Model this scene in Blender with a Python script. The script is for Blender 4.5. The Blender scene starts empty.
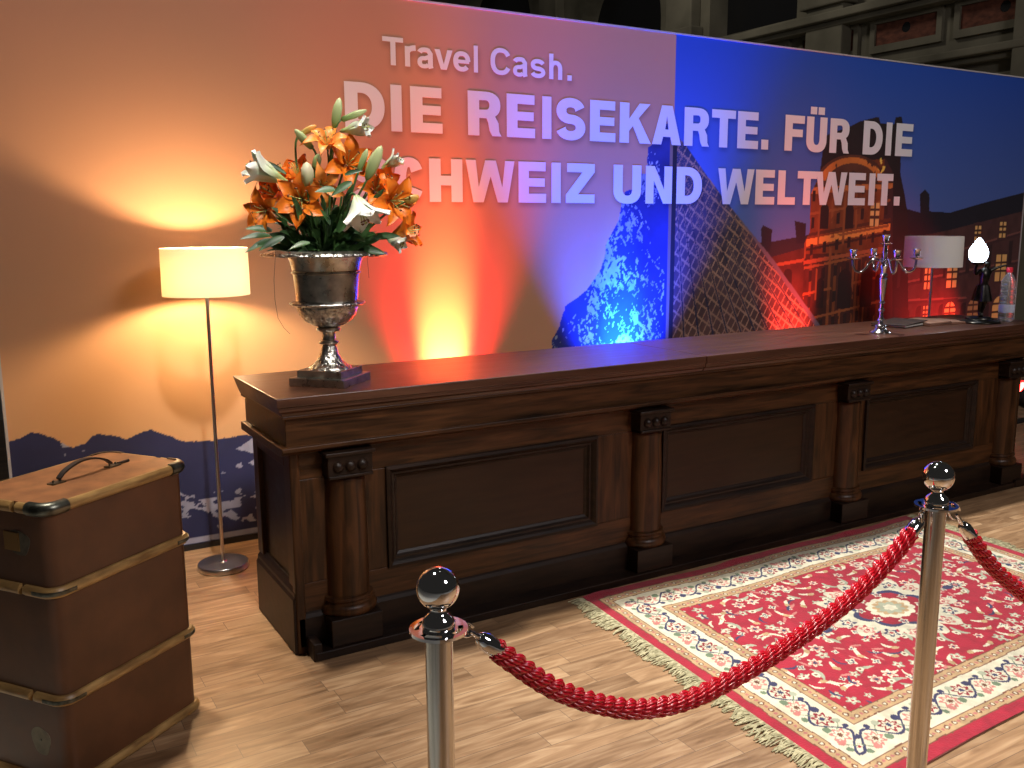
import bpy, math, random
import numpy as np
from mathutils import Vector, Matrix
from mathutils.geometry import tessellate_polygon
PI = math.pi
S = bpy.context.scene
COL = S.collection
random.seed(7)
RNG = np.random.RandomState(5)

# ------------------------------------------------------------------ camera, world, light, exposure
cam_data = bpy.data.cameras.new('camera')
cam = bpy.data.objects.new('camera', cam_data); COL.objects.link(cam)
cam_data.sensor_fit = 'HORIZONTAL'; cam_data.sensor_width = 36.0
cam_data.lens = 924.8 * 36.0 / 1024.0
cam_data.clip_start = 0.05; cam_data.clip_end = 200
_p, _y, _r = math.radians(9.83), math.radians(30.495), math.radians(-0.31)
_f = Vector((math.sin(_y)*math.cos(_p), math.cos(_y)*math.cos(_p), -math.sin(_p)))
_rt = Vector((math.cos(_y), -math.sin(_y), 0)); _up = _rt.cross(_f)
_r2 = math.cos(_r)*_rt + math.sin(_r)*_up; _u2 = -math.sin(_r)*_rt + math.cos(_r)*_up
cam.matrix_world = Matrix(((_r2.x, _u2.x, -_f.x, 0), (_r2.y, _u2.y, -_f.y, 0), (_r2.z, _u2.z, -_f.z, 1.65), (0, 0, 0, 1)))
S.camera = cam
S.view_settings.view_transform = 'Standard'; S.view_settings.look = 'None'
S.view_settings.gamma = 1.0; S.view_settings.exposure = 0.0
S.view_settings.use_curve_mapping = False
world = bpy.data.worlds.new('hall_air'); S.world = world; world.use_nodes = True
world.node_tree.nodes['Background'].inputs[0].default_value = (1.0, 0.93, 0.86, 1)
world.node_tree.nodes['Background'].inputs[1].default_value = 0.018

def area(name, loc, target, size, power, color, spread=180):
    l = bpy.data.lights.new(name, 'AREA'); l.shape = 'DISK'; l.size = size; l.energy = power; l.color = color
    l.spread = math.radians(spread)
    o = bpy.data.objects.new(name, l); COL.objects.link(o); o.location = loc
    o.rotation_euler = (Vector(target) - Vector(loc)).to_track_quat('-Z', 'Y').to_euler()
    return o
def spot(name, loc, target, power, color, angle, blend, size):
    l = bpy.data.lights.new(name, 'SPOT'); l.energy = power; l.color = color; l.spot_size = math.radians(angle); l.spot_blend = blend; l.shadow_soft_size = size
    o = bpy.data.objects.new(name, l); COL.objects.link(o); o.location = loc
    o.rotation_euler = (Vector(target) - Vector(loc)).to_track_quat('-Z', 'Y').to_euler(); return o
spot('hall_spotlight_on_rug', (4.1, 5.0, 9.0), (3.5, 1.75, 0), 4200, (1.0, 0.97, 0.92), 35, 0.7, 0.22)
spot('hall_spotlight_on_left_floor', (0.0, 4.2, 9.0), (1.0, 2.1, 0), 2100, (1.0, 0.93, 0.82), 32, 0.8, 0.22)
spot('added_spot_on_flowers', (0.7, -1.0, 8.0), (1.2, 3.45, 1.75), 2300, (1.0, 0.95, 0.88), 13, 0.7, 0.2)  # added unseen spot, only there to brighten the urn and lilies
area('hall_light_in_front', (4.6, -4.3, 7.0), (4.3, 4.7, 1.7), 2.2, 325, (1.0, 0.94, 0.95))
area('added_fill_by_side_wall', (8.5, 14.0, 9.5), (14.0, 13.0, 4.5), 1.5, 125, (1.0, 0.93, 0.82))  # added fill with no visible source, lifts the dark side wall

# ------------------------------------------------------------------ helpers
def lin(c):
    return tuple(((v/255)/12.92 if v/255 <= 0.04045 else ((v/255+0.055)/1.055)**2.4) for v in c)

class MB:
    def __init__(self): self.v = []; self.f = []; self.s = []
    def add(self, vs, fs, smooth=False):
        b = len(self.v); self.v += [tuple(p) for p in vs]
        self.f += [tuple(i+b for i in q) for q in fs]; self.s += [smooth]*len(fs); return self
    def box(self, x0, x1, y0, y1, z0, z1):
        v = [(x, y, z) for z in (z0, z1) for y in (y0, y1) for x in (x0, x1)]
        return self.add(v, [(0,2,3,1), (4,5,7,6), (0,1,5,4), (2,6,7,3), (0,4,6,2), (1,3,7,5)])
    def lathe(self, prof, n=32, c=(0,0), cap=True, squash=None, a0=0):
        vs = []; fs = []; m = len(prof)
        for r, z in prof:
            for i in range(n):
                a = a0 + 2*PI*i/n; k = squash(a, z) if squash else 1
                vs.append((c[0]+r*k*math.cos(a), c[1]+r*k*math.sin(a), z))
        for j in range(m-1):
            for i in range(n):
                i2 = (i+1) % n; fs.append((j*n+i, j*n+i2, (j+1)*n+i2, (j+1)*n+i))
        self.add(vs, fs, True)
        if cap:
            b = len(self.v) - len(vs)
            if prof[0][0] > 1e-5: self.f.append(tuple(b+i for i in range(n-1, -1, -1))); self.s.append(False)
            if prof[-1][0] > 1e-5: self.f.append(tuple(b+(m-1)*n+i for i in range(n))); self.s.append(False)
        return self
    def tube(self, pts, r, n=8, cap=True):
        P = [Vector(p) for p in pts]; m = len(P); R = r if isinstance(r, (list, tuple)) else [r]*m
        vs = []; fs = []; t0 = (P[1]-P[0]).normalized()
        nrm = t0.orthogonal().normalized()
        for j in range(m):
            t = (P[min(j+1, m-1)] - P[max(j-1, 0)]).normalized()
            nrm = (nrm - t*nrm.dot(t)).normalized(); bn = t.cross(nrm)
            for i in range(n):
                a = 2*PI*i/n; vs.append(P[j] + (nrm*math.cos(a) + bn*math.sin(a))*R[j])
        for j in range(m-1):
            for i in range(n):
                i2 = (i+1) % n; fs.append((j*n+i, j*n+i2, (j+1)*n+i2, (j+1)*n+i))
        if cap: fs += [tuple(range(n-1, -1, -1)), tuple((m-1)*n+i for i in range(n))]
        return self.add(vs, fs, True)
    def sphere(self, c, r, nu=20, nv=12, sz=1.0):
        prof = [(max(1e-6, r*math.sin(PI*j/nv)), c[2]-r*sz*math.cos(PI*j/nv)) for j in range(nv+1)]
        return self.lathe(prof, nu, (c[0], c[1]), cap=False)
    def sweep_x(self, prof, x0, x1):
        """closed (y,z) outline swept along X"""
        n = len(prof)
        v = [(x0, y, z) for y, z in prof] + [(x1, y, z) for y, z in prof]
        f = [(i, (i+1) % n, n+(i+1) % n, n+i) for i in range(n)]
        f += [tuple(range(n-1, -1, -1)), tuple(range(n, 2*n))]
        return self.add(v, f)
    def ring(self, loop, prof, closed=True):
        """profile (out, z) swept along a loop of (x, y, nx, ny)"""
        n = len(prof); m = len(loop)
        v = [(x+nx*o, y+ny*o, z) for x, y, nx, ny in loop for o, z in prof]
        f = []
        for j in range(m if closed else m-1):
            k = (j+1) % m
            for i in range(n):
                i2 = (i+1) % n; f.append((j*n+i, k*n+i, k*n+i2, j*n+i2))
        if not closed: f += [tuple(range(n)), tuple((m-1)*n+i for i in range(n-1, -1, -1))]
        return self.add(v, f, True)
    def build(self, name, mat, parent=None, bevel=0, subsurf=0, sharp=True):
        me = bpy.data.meshes.new(name)
        off = Vector((0, 0, 0)); q = parent
        while q is not None: off = off + q.location; q = q.parent
        me.from_pydata([tuple(Vector(p)-off) for p in self.v], [], self.f)
        import bmesh
        bm = bmesh.new(); bm.from_mesh(me); bmesh.ops.recalc_face_normals(bm, faces=bm.faces); bm.to_mesh(me); bm.free()
        me.polygons.foreach_set('use_smooth', self.s)
        if any(self.s) and sharp: me.set_sharp_from_angle(angle=math.radians(42))
        me.materials.append(mat); me.update()
        o = bpy.data.objects.new(name, me); COL.objects.link(o)
        if parent: o.parent = parent
        if bevel:
            b = o.modifiers.new('bevel', 'BEVEL'); b.width = bevel; b.segments = 2; b.limit_method = 'ANGLE'; b.angle_limit = math.radians(50)
        if subsurf:
            b = o.modifiers.new('subsurf', 'SUBSURF'); b.levels = subsurf; b.render_levels = subsurf
        return o

def tag(o, label, cat, group=None):
    o['label'] = label; o['category'] = cat
    if group: o['group'] = group
    return o
def empty(name, loc, parent=None):
    o = bpy.data.objects.new(name, None); COL.objects.link(o); o.location = loc; o.empty_display_size = 0.05
    if parent: o.parent = parent
    return o
def thing(name, loc, label, cat, group=None): return tag(empty(name, loc), label, cat, group)
def dup(root, loc, label=None):
    r = root.copy(); COL.objects.link(r); r.location = loc
    if label: r['label'] = label
    for ch in list(root.children):
        c = ch.copy(); COL.objects.link(c); c.parent = r
        for g in list(ch.children):
            d = g.copy(); COL.objects.link(d); d.parent = c
    return r
def structure(o): o['kind'] = 'structure'; return o

# ------------------------------------------------------------------ materials
def mat(name, color, rough=0.5, metal=0.0, **kw):
    m = bpy.data.materials.new(name); m.use_nodes = True
    b = m.node_tree.nodes['Principled BSDF']
    b.inputs['Base Color'].default_value = (*color, 1); b.inputs['Roughness'].default_value = rough; b.inputs['Metallic'].default_value = metal
    for k, v in kw.items(): b.inputs[k].default_value = v
    return m
def nt(m): return m.node_tree, m.node_tree.nodes, m.node_tree.links, m.node_tree.nodes['Principled BSDF']
def vary(m, c1, c2, scale=(1,1,1), nscale=5, detail=5, bump=0.0, lo=0.35, hi=0.65, rough=None, coord='Object', distort=0.0):
    t, n, l, b = nt(m)
    tc = n.new('ShaderNodeTexCoord'); mp = n.new('ShaderNodeMapping'); mp.inputs['Scale'].default_value = scale
    no = n.new('ShaderNodeTexNoise'); no.inputs['Scale'].default_value = nscale; no.inputs['Detail'].default_value = detail; no.inputs['Distortion'].default_value = distort
    cr = n.new('ShaderNodeValToRGB'); cr.color_ramp.elements[0].position = lo; cr.color_ramp.elements[1].position = hi
    cr.color_ramp.elements[0].color = (*c1, 1); cr.color_ramp.elements[1].color = (*c2, 1)
    l.new(tc.outputs[coord], mp.inputs[0]); l.new(mp.outputs[0], no.inputs['Vector']); l.new(no.outputs['Fac'], cr.inputs[0]); l.new(cr.outputs[0], b.inputs['Base Color'])
    if bump:
        bp = n.new('ShaderNodeBump'); bp.inputs['Strength'].default_value = bump; bp.inputs['Distance'].default_value = 0.01
        l.new(no.outputs['Fac'], bp.inputs['Height']); l.new(bp.outputs[0], b.inputs['Normal'])
    if rough:
        mr = n.new('ShaderNodeMapRange'); mr.inputs['To Min'].default_value = rough[0]; mr.inputs['To Max'].default_value = rough[1]
        l.new(no.outputs['Fac'], mr.inputs['Value']); l.new(mr.outputs[0], b.inputs['Roughness'])
    return m
DK, LT = (0.017, 0.0065, 0.0020), (0.090, 0.034, 0.0105)
wood_h = vary(mat('dark_oak_long_grain', DK, 0.38), DK, LT, (1.1, 8, 14), 3.2, 8, 0.06, 0.32, 0.72, (0.3, 0.5), distort=0.6)
wood_v = vary(mat('dark_oak_upright_grain', DK, 0.38), DK, LT, (9, 9, 0.9), 3.4, 8, 0.06, 0.32, 0.72, (0.3, 0.5), distort=0.8)
wood_p = vary(mat('dark_oak_panel', DK, 0.4), (0.018, 0.007, 0.0028), (0.034, 0.014, 0.0055), (1.5, 8, 12), 3, 8, 0.04, 0.3, 0.75, (0.32, 0.5))
wood_t = vary(mat('polished_oak_top', DK, 0.3), (0.046, 0.017, 0.009), (0.105, 0.042, 0.022), (0.8, 10, 10), 3, 8, 0.03, 0.3, 0.75, (0.24, 0.42))
wood_b = vary(mat('black_stained_oak', DK, 0.45), (0.009, 0.004, 0.0024), (0.022, 0.010, 0.005), (2, 8, 12), 3, 7, 0.05)
chrome = mat('polished_chrome', (0.82, 0.82, 0.83), 0.05, 1.0)
steel = vary(mat('brushed_steel', (0.6, 0.58, 0.54), 0.22, 1.0), (0.52, 0.50, 0.46), (0.68, 0.66, 0.62), (40, 40, 0.6), 6, 3)
satin = mat('satin_nickel', (0.62, 0.58, 0.54), 0.28, 1.0)
pewter = vary(mat('aged_pewter', (0.3, 0.28, 0.25), 0.24, 1.0), (0.34, 0.32, 0.28), (0.60, 0.57, 0.50), (1, 1, 1), 22, 6, 0.05, rough=(0.20, 0.38))
pewter_rough = vary(mat('embossed_pewter', (0.4, 0.38, 0.34), 0.2, 1.0), (0.32, 0.3, 0.27), (0.68, 0.66, 0.6), (1, 1, 1), 55, 3, 0.9, rough=(0.2, 0.4))
silver = mat('tarnished_silver', (0.72, 0.70, 0.72), 0.14, 1.0)

for m_ in (wood_h, wood_v, wood_p, wood_b): m_.node_tree.nodes['Principled BSDF'].inputs['Specular IOR Level'].default_value = .3
# ------------------------------------------------------------------ setting: floor, hall wall
def floor_material():
    m = mat('oak_strip_laminate', (0.5, 0.35, 0.2), 0.34); t, n, l, b = nt(m)
    tc = n.new('ShaderNodeTexCoord'); mp = n.new('ShaderNodeMapping'); mp.inputs['Rotation'].default_value = (0, 0, math.radians(0.0))
    l.new(tc.outputs['Object'], mp.inputs[0])
    br = n.new('ShaderNodeTexBrick'); br.offset = 0.37; br.offset_frequency = 3; br.squash = 0.8; br.squash_frequency = 2
    for k, v in (('Scale', 1.0), ('Mortar Size', 0.0012), ('Mortar Smooth', 0.2), ('Bias', 0.0), ('Brick Width', 0.62), ('Row Height', 0.088)): br.inputs[k].default_value = v
    br.inputs['Color1'].default_value = (0.0, 0.0, 0.0, 1); br.inputs['Color2'].default_value = (1, 1, 1, 1); br.inputs['Mortar'].default_value = (0.3, 0.3, 0.3, 1)
    l.new(mp.outputs[0], br.inputs['Vector'])
    # grain: stretched noise shifted from strip to strip
    add = n.new('ShaderNodeVectorMath'); add.operation = 'MULTIPLY_ADD'; add.inputs[1].default_value = (0, 0, 6.0)
    cmb = n.new('ShaderNodeCombineXYZ'); sx = n.new('ShaderNodeSeparateXYZ'); l.new(mp.outputs[0], sx.inputs[0])
    sep = n.new('ShaderNodeSeparateColor'); l.new(br.outputs['Color'], sep.inputs[0])
    ms = n.new('ShaderNodeMath'); ms.operation = 'MULTIPLY'; ms.inputs[1].default_value = 9.0; l.new(sep.outputs[0], ms.inputs[0])
    l.new(sx.outputs[0], cmb.inputs[0]); l.new(sx.outputs[1], cmb.inputs[1]); l.new(ms.outputs[0], cmb.inputs[2])
    m2 = n.new('ShaderNodeMapping'); m2.inputs['Scale'].default_value = (2.2, 17, 1); l.new(cmb.outputs[0], m2.inputs[0])
    no = n.new('ShaderNodeTexNoise'); no.inputs['Scale'].default_value = 1.6; no.inputs['Detail'].default_value = 7; no.inputs['Distortion'].default_value = 1.2
    l.new(m2.outputs[0], no.inputs['Vector'])
    cr = n.new('ShaderNodeValToRGB'); e = cr.color_ramp.elements
    e[0].position = 0.28; e[0].color = (*lin((134, 103, 74)), 1); e[1].position = 0.72; e[1].color = (*lin((196, 164, 128)), 1)
    x = cr.color_ramp.elements.new(0.5); x.color = (*lin((168, 134, 100)), 1)
    l.new(no.outputs['Fac'], cr.inputs[0])
    tn = n.new('ShaderNodeMix'); tn.data_type = 'RGBA'; tn.blend_type = 'MULTIPLY'; tn.inputs[0].default_value = 1.0
    c2 = n.new('ShaderNodeValToRGB'); c2.color_ramp.elements[0].color = (0.70, 0.65, 0.61, 1); c2.color_ramp.elements[1].color = (1.06, 1.02, 0.98, 1)
    l.new(sep.outputs[0], c2.inputs[0]); l.new(cr.outputs[0], tn.inputs[6]); l.new(c2.outputs[0], tn.inputs[7])
    mo = n.new('ShaderNodeMix'); mo.data_type = 'RGBA'; l.new(br.outputs['Fac'], mo.inputs[0]); l.new(tn.outputs[2], mo.inputs[6]); mo.inputs[7].default_value = (0.16, 0.10, 0.06, 1)
    l.new(mo.outputs[2], b.inputs['Base Color'])
    mr = n.new('ShaderNodeMapRange'); mr.inputs['To Min'].default_value = 0.28; mr.inputs['To Max'].default_value = 0.5
    l.new(no.outputs['Fac'], mr.inputs['Value']); l.new(mr.outputs[0], b.inputs['Roughness'])
    return m
fl = MB().box(-0.03, 14.0, -2.5, 9.0, -0.04, 0.0).build('floor', floor_material()); structure(fl)
hf = MB().box(-12, 14, -12, 40, -0.08, -0.041).build('floor_hall', vary(mat('pale_terrazzo', (0.5, 0.5, 0.45), 0.4), (0.42, 0.42, 0.38), (0.6, 0.6, 0.55), (1,1,1), 40, 3)); structure(hf)

stone = vary(mat('sooty_limestone', (0.1, 0.09, 0.07), 0.9), lin((84, 80, 66)), lin((132, 126, 108)), (1, 1, 1), 0.9, 8, 0.3, 0.3, 0.7)
brickm = vary(mat('dull_brick', (0.15, 0.05, 0.03), 0.9), lin((86, 48, 36)), lin((120, 70, 52)), (1, 6, 12), 1.2, 4, 0.3)
darkglass = mat('dark_window_glass', (0.012, 0.012, 0.013), 0.25)
XW = 14.0
hw = empty('wall_right', (XW, 12, 0)); structure(hw)
def arch(y0, y1, zs, z0, seg=16):
    c = (y0+y1)/2; r = (y1-y0)/2
    return [(y0, z0), (y1, z0)] + [(c+r*math.cos(PI*i/seg), zs+r*math.sin(PI*i/seg)) for i in range(seg+1)]
def flat_x(poly, x0, x1, holes=()):
    mb = MB(); loops = [poly]+list(holes)
    tri = tessellate_polygon([[Vector((p[0], p[1], 0)) for p in lp] for lp in loops])
    pts = [p for lp in loops for p in lp]; n = len(pts)
    v = [(x0, p[0], p[1]) for p in pts] + [(x1, p[0], p[1]) for p in pts]
    f = [tuple(t) for t in tri] + [tuple(i+n for i in t[::-1]) for t in tri]; b = 0
    for lp in loops:
        k = len(lp); f += [(b+i, b+(i+1) % k, n+b+(i+1) % k, n+b+i) for i in range(k)]; b += k
    return mb.add(v, f)
arches = [arch(13.1, 15.5, 7.6, 5.45), arch(17.1, 20.3, 6.2, 2.0), arch(22.6, 27.0, 6.8, 2.0), arch(9.0, 11.0, 7.9, 5.75)]
flat_x([(4, 0), (45, 0), (45, 15), (4, 15)], XW, XW+0.7, arches).build('facade', stone, hw)
MB().box(XW+0.5, XW+0.6, 5, 44, 1.0, 14).build('glazing', darkglass, hw)
mb = MB()
for ya in (16.2, 21.4, 12.2, 8.2):
    mb.box(XW-0.28, XW, ya-0.42, ya+0.42, 0, 14)
    mb.box(XW-0.36, XW, ya-0.52, ya+0.52, 5.45, 5.75)
mb.build('pilaster', stone, hw, 0.03)
mb = MB(); mb.box(XW-0.42, XW, 4, 45, 5.18, 5.32).box(XW-0.3, XW, 4, 45, 5.08, 5.18).box(XW-0.3, XW, 4, 45, 4.18, 4.30).box(XW-0.16, XW, 4, 45, 4.08, 4.18).box(XW-0.25, XW, 4, 45, 3.6, 3.66)
mb.build('cornice', stone, hw, 0.02)
mb = MB()
for i in range(5): mb.box(XW-0.05, XW+0.02, 4, 11.5, 1.2+i*0.55, 1.2+i*0.55+0.5)
mb.build('stone_course', stone, hw, 0.02)
def circ(cy, cz, r, n=20): return [(cy+r*math.cos(2*PI*i/n), cz+r*math.sin(2*PI*i/n)) for i in range(n)]
for (y0, y1) in ((8.2, 9.65), (10.06, 11.25), (11.7, 12.86), (13.3, 14.5)):
    fr = MB()
    fr.add(*(lambda m_: (m_.v, m_.f))(flat_x([(y0-0.1, 4.52), (y1+0.1, 4.52), (y1+0.1, 5.1), (y0-0.1, 5.1)], XW-0.07, XW+0.01, [[(y0, 4.64), (y1, 4.64), (y1, 5.0), (y0, 5.0)]])))
    fr.build('panel_frame', stone, hw)
    cyy = (y0+y1)/2
    flat_x([(y0, 4.64), (y1, 4.64), (y1, 5.0), (y0, 5.0)], XW-0.03, XW+0.01, [circ(cyy, 4.86, 0.085)]).build('brick_panel', brickm, hw)
    flat_x(circ(cyy, 4.86, 0.08), XW-0.026, XW-0.004).build('round_vent', darkglass, hw)

# ------------------------------------------------------------------ backdrop wall with its print
WY = 4.77; WX0, WX1, WH = 0.11, 7.95, 2.84
bd = thing('backdrop_wall', ((WX0+WX1)/2, WY+0.06, 0), 'long free-standing advertising wall printed with mountains, a glass pyramid and large white slogan', 'backdrop wall')
# ---- lettering, built from strokes and outlines
def ell(cx, cy, rx, ry, a0, a1, n=22, p=2.35):
    out = []
    for i in range(n+1):
        a = math.radians(a0+(a1-a0)*i/n); c, s = math.cos(a), math.sin(a)
        out.append((cx+rx*math.copysign(abs(c)**(2/p), c), cy+ry*math.copysign(abs(s)**(2/p), s)))
    return out
def stroke(path, wv, wh):
    """outline of a stroke: width wv where the path runs upright, wh where it runs level"""
    L = []; Rr = []; n = len(path)
    for i in range(n):
        x0, y0 = path[max(i-1, 0)]; x1, y1 = path[min(i+1, n-1)]
        tx, ty = x1-x0, y1-y0; d = math.hypot(tx, ty) or 1; tx /= d; ty /= d
        h = 0.5*math.sqrt((wv*ty)**2+(wh*tx)**2)
        L.append((path[i][0]-ty*h, path[i][1]+tx*h)); Rr.append((path[i][0]+ty*h, path[i][1]-tx*h))
    return L + Rr[::-1]
def rect(x0, y0, x1, y1): return [(x0, y0), (x1, y0), (x1, y1), (x0, y1)]
def glyph(ch, w, s, t):
    G = lambda *a: [(p, []) for p in a]
    if ch == 'I' or ch == 'l': return G(rect(0, 0, w, 1))
    if ch == '.': return G(rect(0, 0, w, w))
    if ch == 'T': return G([(0,1-t),(w/2-s/2,1-t),(w/2-s/2,0),(w/2+s/2,0),(w/2+s/2,1-t),(w,1-t),(w,1),(0,1)])
    if ch == 'L': return G([(0,0),(w,0),(w,t),(s,t),(s,1),(0,1)])
    if ch == 'E': return G([(0,0),(w,0),(w,t),(s,t),(s,.5-t*.46),(w*.95,.5-t*.46),(w*.95,.5+t*.46),(s,.5+t*.46),(s,1-t),(w*.98,1-t),(w*.98,1),(0,1)])
    if ch == 'F': return G([(0,0),(s,0),(s,.40),(w*.92,.40),(w*.92,.40+t*.95),(s,.40+t*.95),(s,1-t),(w,1-t),(w,1),(0,1)])
    if ch == 'H': return G([(0,0),(s,0),(s,.5-t*.5),(w-s,.5-t*.5),(w-s,0),(w,0),(w,1),(w-s,1),(w-s,.5+t*.5),(s,.5+t*.5),(s,1),(0,1)])
    if ch == 'N': return G([(0,0),(s*.92,0),(s*.92,.62),(w-s*1.0,0),(w,0),(w,1),(w-s*.92,1),(w-s*.92,.38),(s*1.0,1),(0,1)])
    if ch == 'Z': return G([(0,0),(w,0),(w,t),(s*1.25,t),(w,1-t*.95),(w,1),(w*.04,1),(w*.04,1-t),(w-s*1.3,1-t),(0,t*.95)])
    if ch == 'K': return G([(0,0),(s,0),(s,.30),(s+.12*w,.43),(w-s*1.22,0),(w,0),(s+.30*w,.63),(w*.97,1),(w*.97-s*1.2,1),(s,.60),(s,1),(0,1)])
    if ch == 'A':
        h = s*1.02
        return [([(0,0),(h,0),(h+.055*w/.9,.2),(w-h-.055*w/.9,.2),(w-h,0),(w,0),(w/2+h*.58,1),(w/2-h*.58,1)], [[(h+.13*w,.2+t*.85),(w/2,.74),(w-h-.13*w,.2+t*.85)]])]
    if ch == 'W':
        h = s*.9; q = w/4
        return G([(0,1),(h,1),(q+.01,.36),(w/2-h*.55,1),(w/2+h*.55,1),(w-q-.01,.36),(w-h,1),(w,1),(w-q+h*.52,0),(w-q-h*.52,0),(w/2,.62),(q+h*.52,0),(q-h*.52,0)])
    if ch == 'D':
        a = w*.40
        return [([(0,0)]+ell(a,.5,w-a,.5,-90,90,p=2.2)+[(0,1)], [[(s,t)]+ell(a,.5,w-a-s,.5-t,-90,90,p=2.2)+[(s,1-t)]])]
    if ch == 'R':
        a = w*.52; yb = .40; ym = (1+yb)/2; ry = (1-yb)/2
        return [(rect(0,0,s,1), []), ([(s*.5,yb)]+ell(a,ym,w*.97-a,ry,-90,90,14)+[(s*.5,1)], [[(s,yb+t*.85)]+ell(a,ym,w*.97-a-s,ry-t*.87,-90,90,14)+[(s,1-t*.9)]]),
                ([(w*.52,.46),(w*.60,.30)]+[(w*.64,.12),(w*.72,0),(w,0),(w*.93,.10),(w*.91,.30),(w*.80,.46)], [])]
    if ch == 'U' or ch == 'Ü':
        o = [([(0,1)]+[(0,.4)]+ell(w/2,.36,w/2,.37,180,360,20)+[(w,.4),(w,1),(w-s,1)]+ell(w/2,.38,w/2-s,.38-t*.92,360,180,20)+[(s,1)], [])]
        if ch == 'Ü': o += [(rect(w*.5-s*.98,1.07,w*.5-s*.10,1.07+t*.95), []), (rect(w*.5+s*.10,1.07,w*.5+s*.98,1.07+t*.95), [])]
        return o
    if ch == 'C': return G(stroke(ell(w/2,.5,(w-s)/2,.5+.01-t/2,28,332,34), s, t))
    if ch == 'S':
        ry = (.5-t/2)/2+.004; rx = (w-s)/2
        return G(stroke(ell(w/2,.5+ry,rx*.95,ry,12,270,22,2.1)[:-1]+ell(w/2,.5-ry,rx,ry,90,-168,22,2.1), s, t))
    xh = .73
    if ch == 's':
        ry = (xh/2-t/2)/2+.003; rx = (w-s)/2
        return G(stroke(ell(w/2,xh/2+ry,rx*.95,ry,14,270,18,2.1)[:-1]+ell(w/2,xh/2-ry,rx,ry,90,-168,18,2.1), s*.95, t))
    if ch == 'r': return G(rect(0,0,s,xh), stroke(ell(w*.98,xh-.26,w*.98-s*.55,.25-t*.2,175,92,10), s*.9, t*1.15))
    if ch == 'v': return G([(0,xh),(s*1.08,xh),(w/2,.20),(w-s*1.08,xh),(w,xh),(w/2+s*.6,0),(w/2-s*.6,0)])
    if ch == 'h': return G(rect(0,0,s,1), stroke([(w-s/2,0),(w-s/2,.38)]+ell(w*.5+.0,.40,w*.5-s/2,xh-.40-t*.45,0,165,16), s, t))
    if ch == 'e': return G(stroke(ell(w/2,xh/2,(w-s)/2,xh/2-t/2+.008,0,322,30), s, t), rect(s*.7,xh/2-t*.42,w-s*.25,xh/2+t*.36))
    if ch == 'a': return G(stroke(ell(w*.46,xh-.22,w*.46-s*.42,.22-t*.42,165,60,14)+[(w-s*.75,xh-.20),(w-s*.75,.1),(w-s*.62,0)], s, t), stroke([(w-s*.9,.42)]+ell(w*.40,.21,w*.40-s*.42,.205-t*.35,80,330,20), s*.9, t*.9))
LINES = [
    ('small_headline', 'TravelCash.', [(2.021,2.145),(2.150,2.222),(2.224,2.327),(2.327,2.441),(2.441,2.552),(2.570,2.600),(2.677,2.817),(2.826,2.931),(2.942,3.050),(3.072,3.168),(3.201,3.236)], 2.489, .144, .205, .170, .002),
    ('slogan_line', 'DIEREISEKARTE.FÜRDIE', [(1.797,2.030),(2.058,2.130),(2.173,2.374),(2.526,2.752),(2.779,2.980),(3.022,3.094),(3.118,3.340),(3.366,3.567),(3.592,3.848),(3.850,4.096),(4.114,4.338),(4.350,4.570),(4.582,4.783),(4.806,4.880),(5.030,5.229),(5.244,5.460),(5.486,5.704),(5.845,6.070),(6.100,6.174),(6.214,6.423)], 2.146, .243, .300, .222),
    ('slogan_line', 'SCHWEIZUNDWELTWEIT.', [(1.818,2.058),(2.066,2.250),(2.278,2.494),(2.508,2.838),(2.857,3.057),(3.088,3.162),(3.192,3.413),(3.550,3.776),(3.805,4.030),(4.061,4.287),(4.420,4.760),(4.768,4.960),(4.984,5.165),(5.176,5.380),(5.366,5.700),(5.714,5.910),(5.940,6.016),(6.028,6.222),(6.236,6.312)], 1.773, .237, .300, .222),
]
def inside(px_, pz_, poly):
    r = np.zeros(px_.shape, bool); n = len(poly)
    for i in range(n):
        x0, z0 = poly[i]; x1, z1 = poly[(i+1) % n]
        if z0 == z1: continue
        c = ((z0 > pz_) != (z1 > pz_)); r ^= c & (px_ < (x1-x0)*(pz_-z0)/(z1-z0)+x0)
    return r
def vnoise(x, y, seed):
    rs = np.random.RandomState(seed); g = rs.rand(64, 64)
    xi = np.floor(x).astype(int); yi = np.floor(y).astype(int); fx = x-xi; fy = y-yi
    fx = fx*fx*(3-2*fx); fy = fy*fy*(3-2*fy); a = lambda i, j: g[(xi+i) % 64, (yi+j) % 64]
    return (a(0,0)*(1-fx)+a(1,0)*fx)*(1-fy) + (a(0,1)*(1-fx)+a(1,1)*fx)*fy
def fbm(x, y, seed, o=5):
    s = 0; w = 0.5
    for i in range(o): s = s + w*vnoise(x*2**i+i*7.3, y*2**i+i*3.1, seed+i); w *= 0.5
    return s
HILL = [(-.2,.6),(0.11,0.67),(0.2,0.7),(0.28,0.67),(0.37,0.61),(0.43,0.62),(0.46,0.65),(0.5,0.66),(0.55,0.65),(0.61,0.62),(0.68,0.65),(0.73,0.66),(0.8,0.62),(0.91,0.56),(1.04,0.56),(1.19,0.57),(1.28,0.56),(1.7,.62),(2.2,.5),(3.0,.66),(3.2,.6),(4.03,.6),(4.03,-.1),(-.2,-.1)]
MATT = [(3.0,.4),(3.09,0.83),(3.1,0.94),(3.16,1.03),(3.19,1.14),(3.35,1.23),(3.46,1.36),(3.5,1.51),(3.59,1.66),(3.64,1.84),(3.75,1.87),(3.77,1.95),(3.82,1.95),(3.82,2.12),(3.90,2.17),(3.94,2.26),(4.04,2.29),(4.04,.4)]
PYR = [(4.03,2.22),(4.12,2.16),(4.46,1.83),(4.95,1.41),(5.51,0.87),(5.9,.5),(4.03,.5)]
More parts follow.
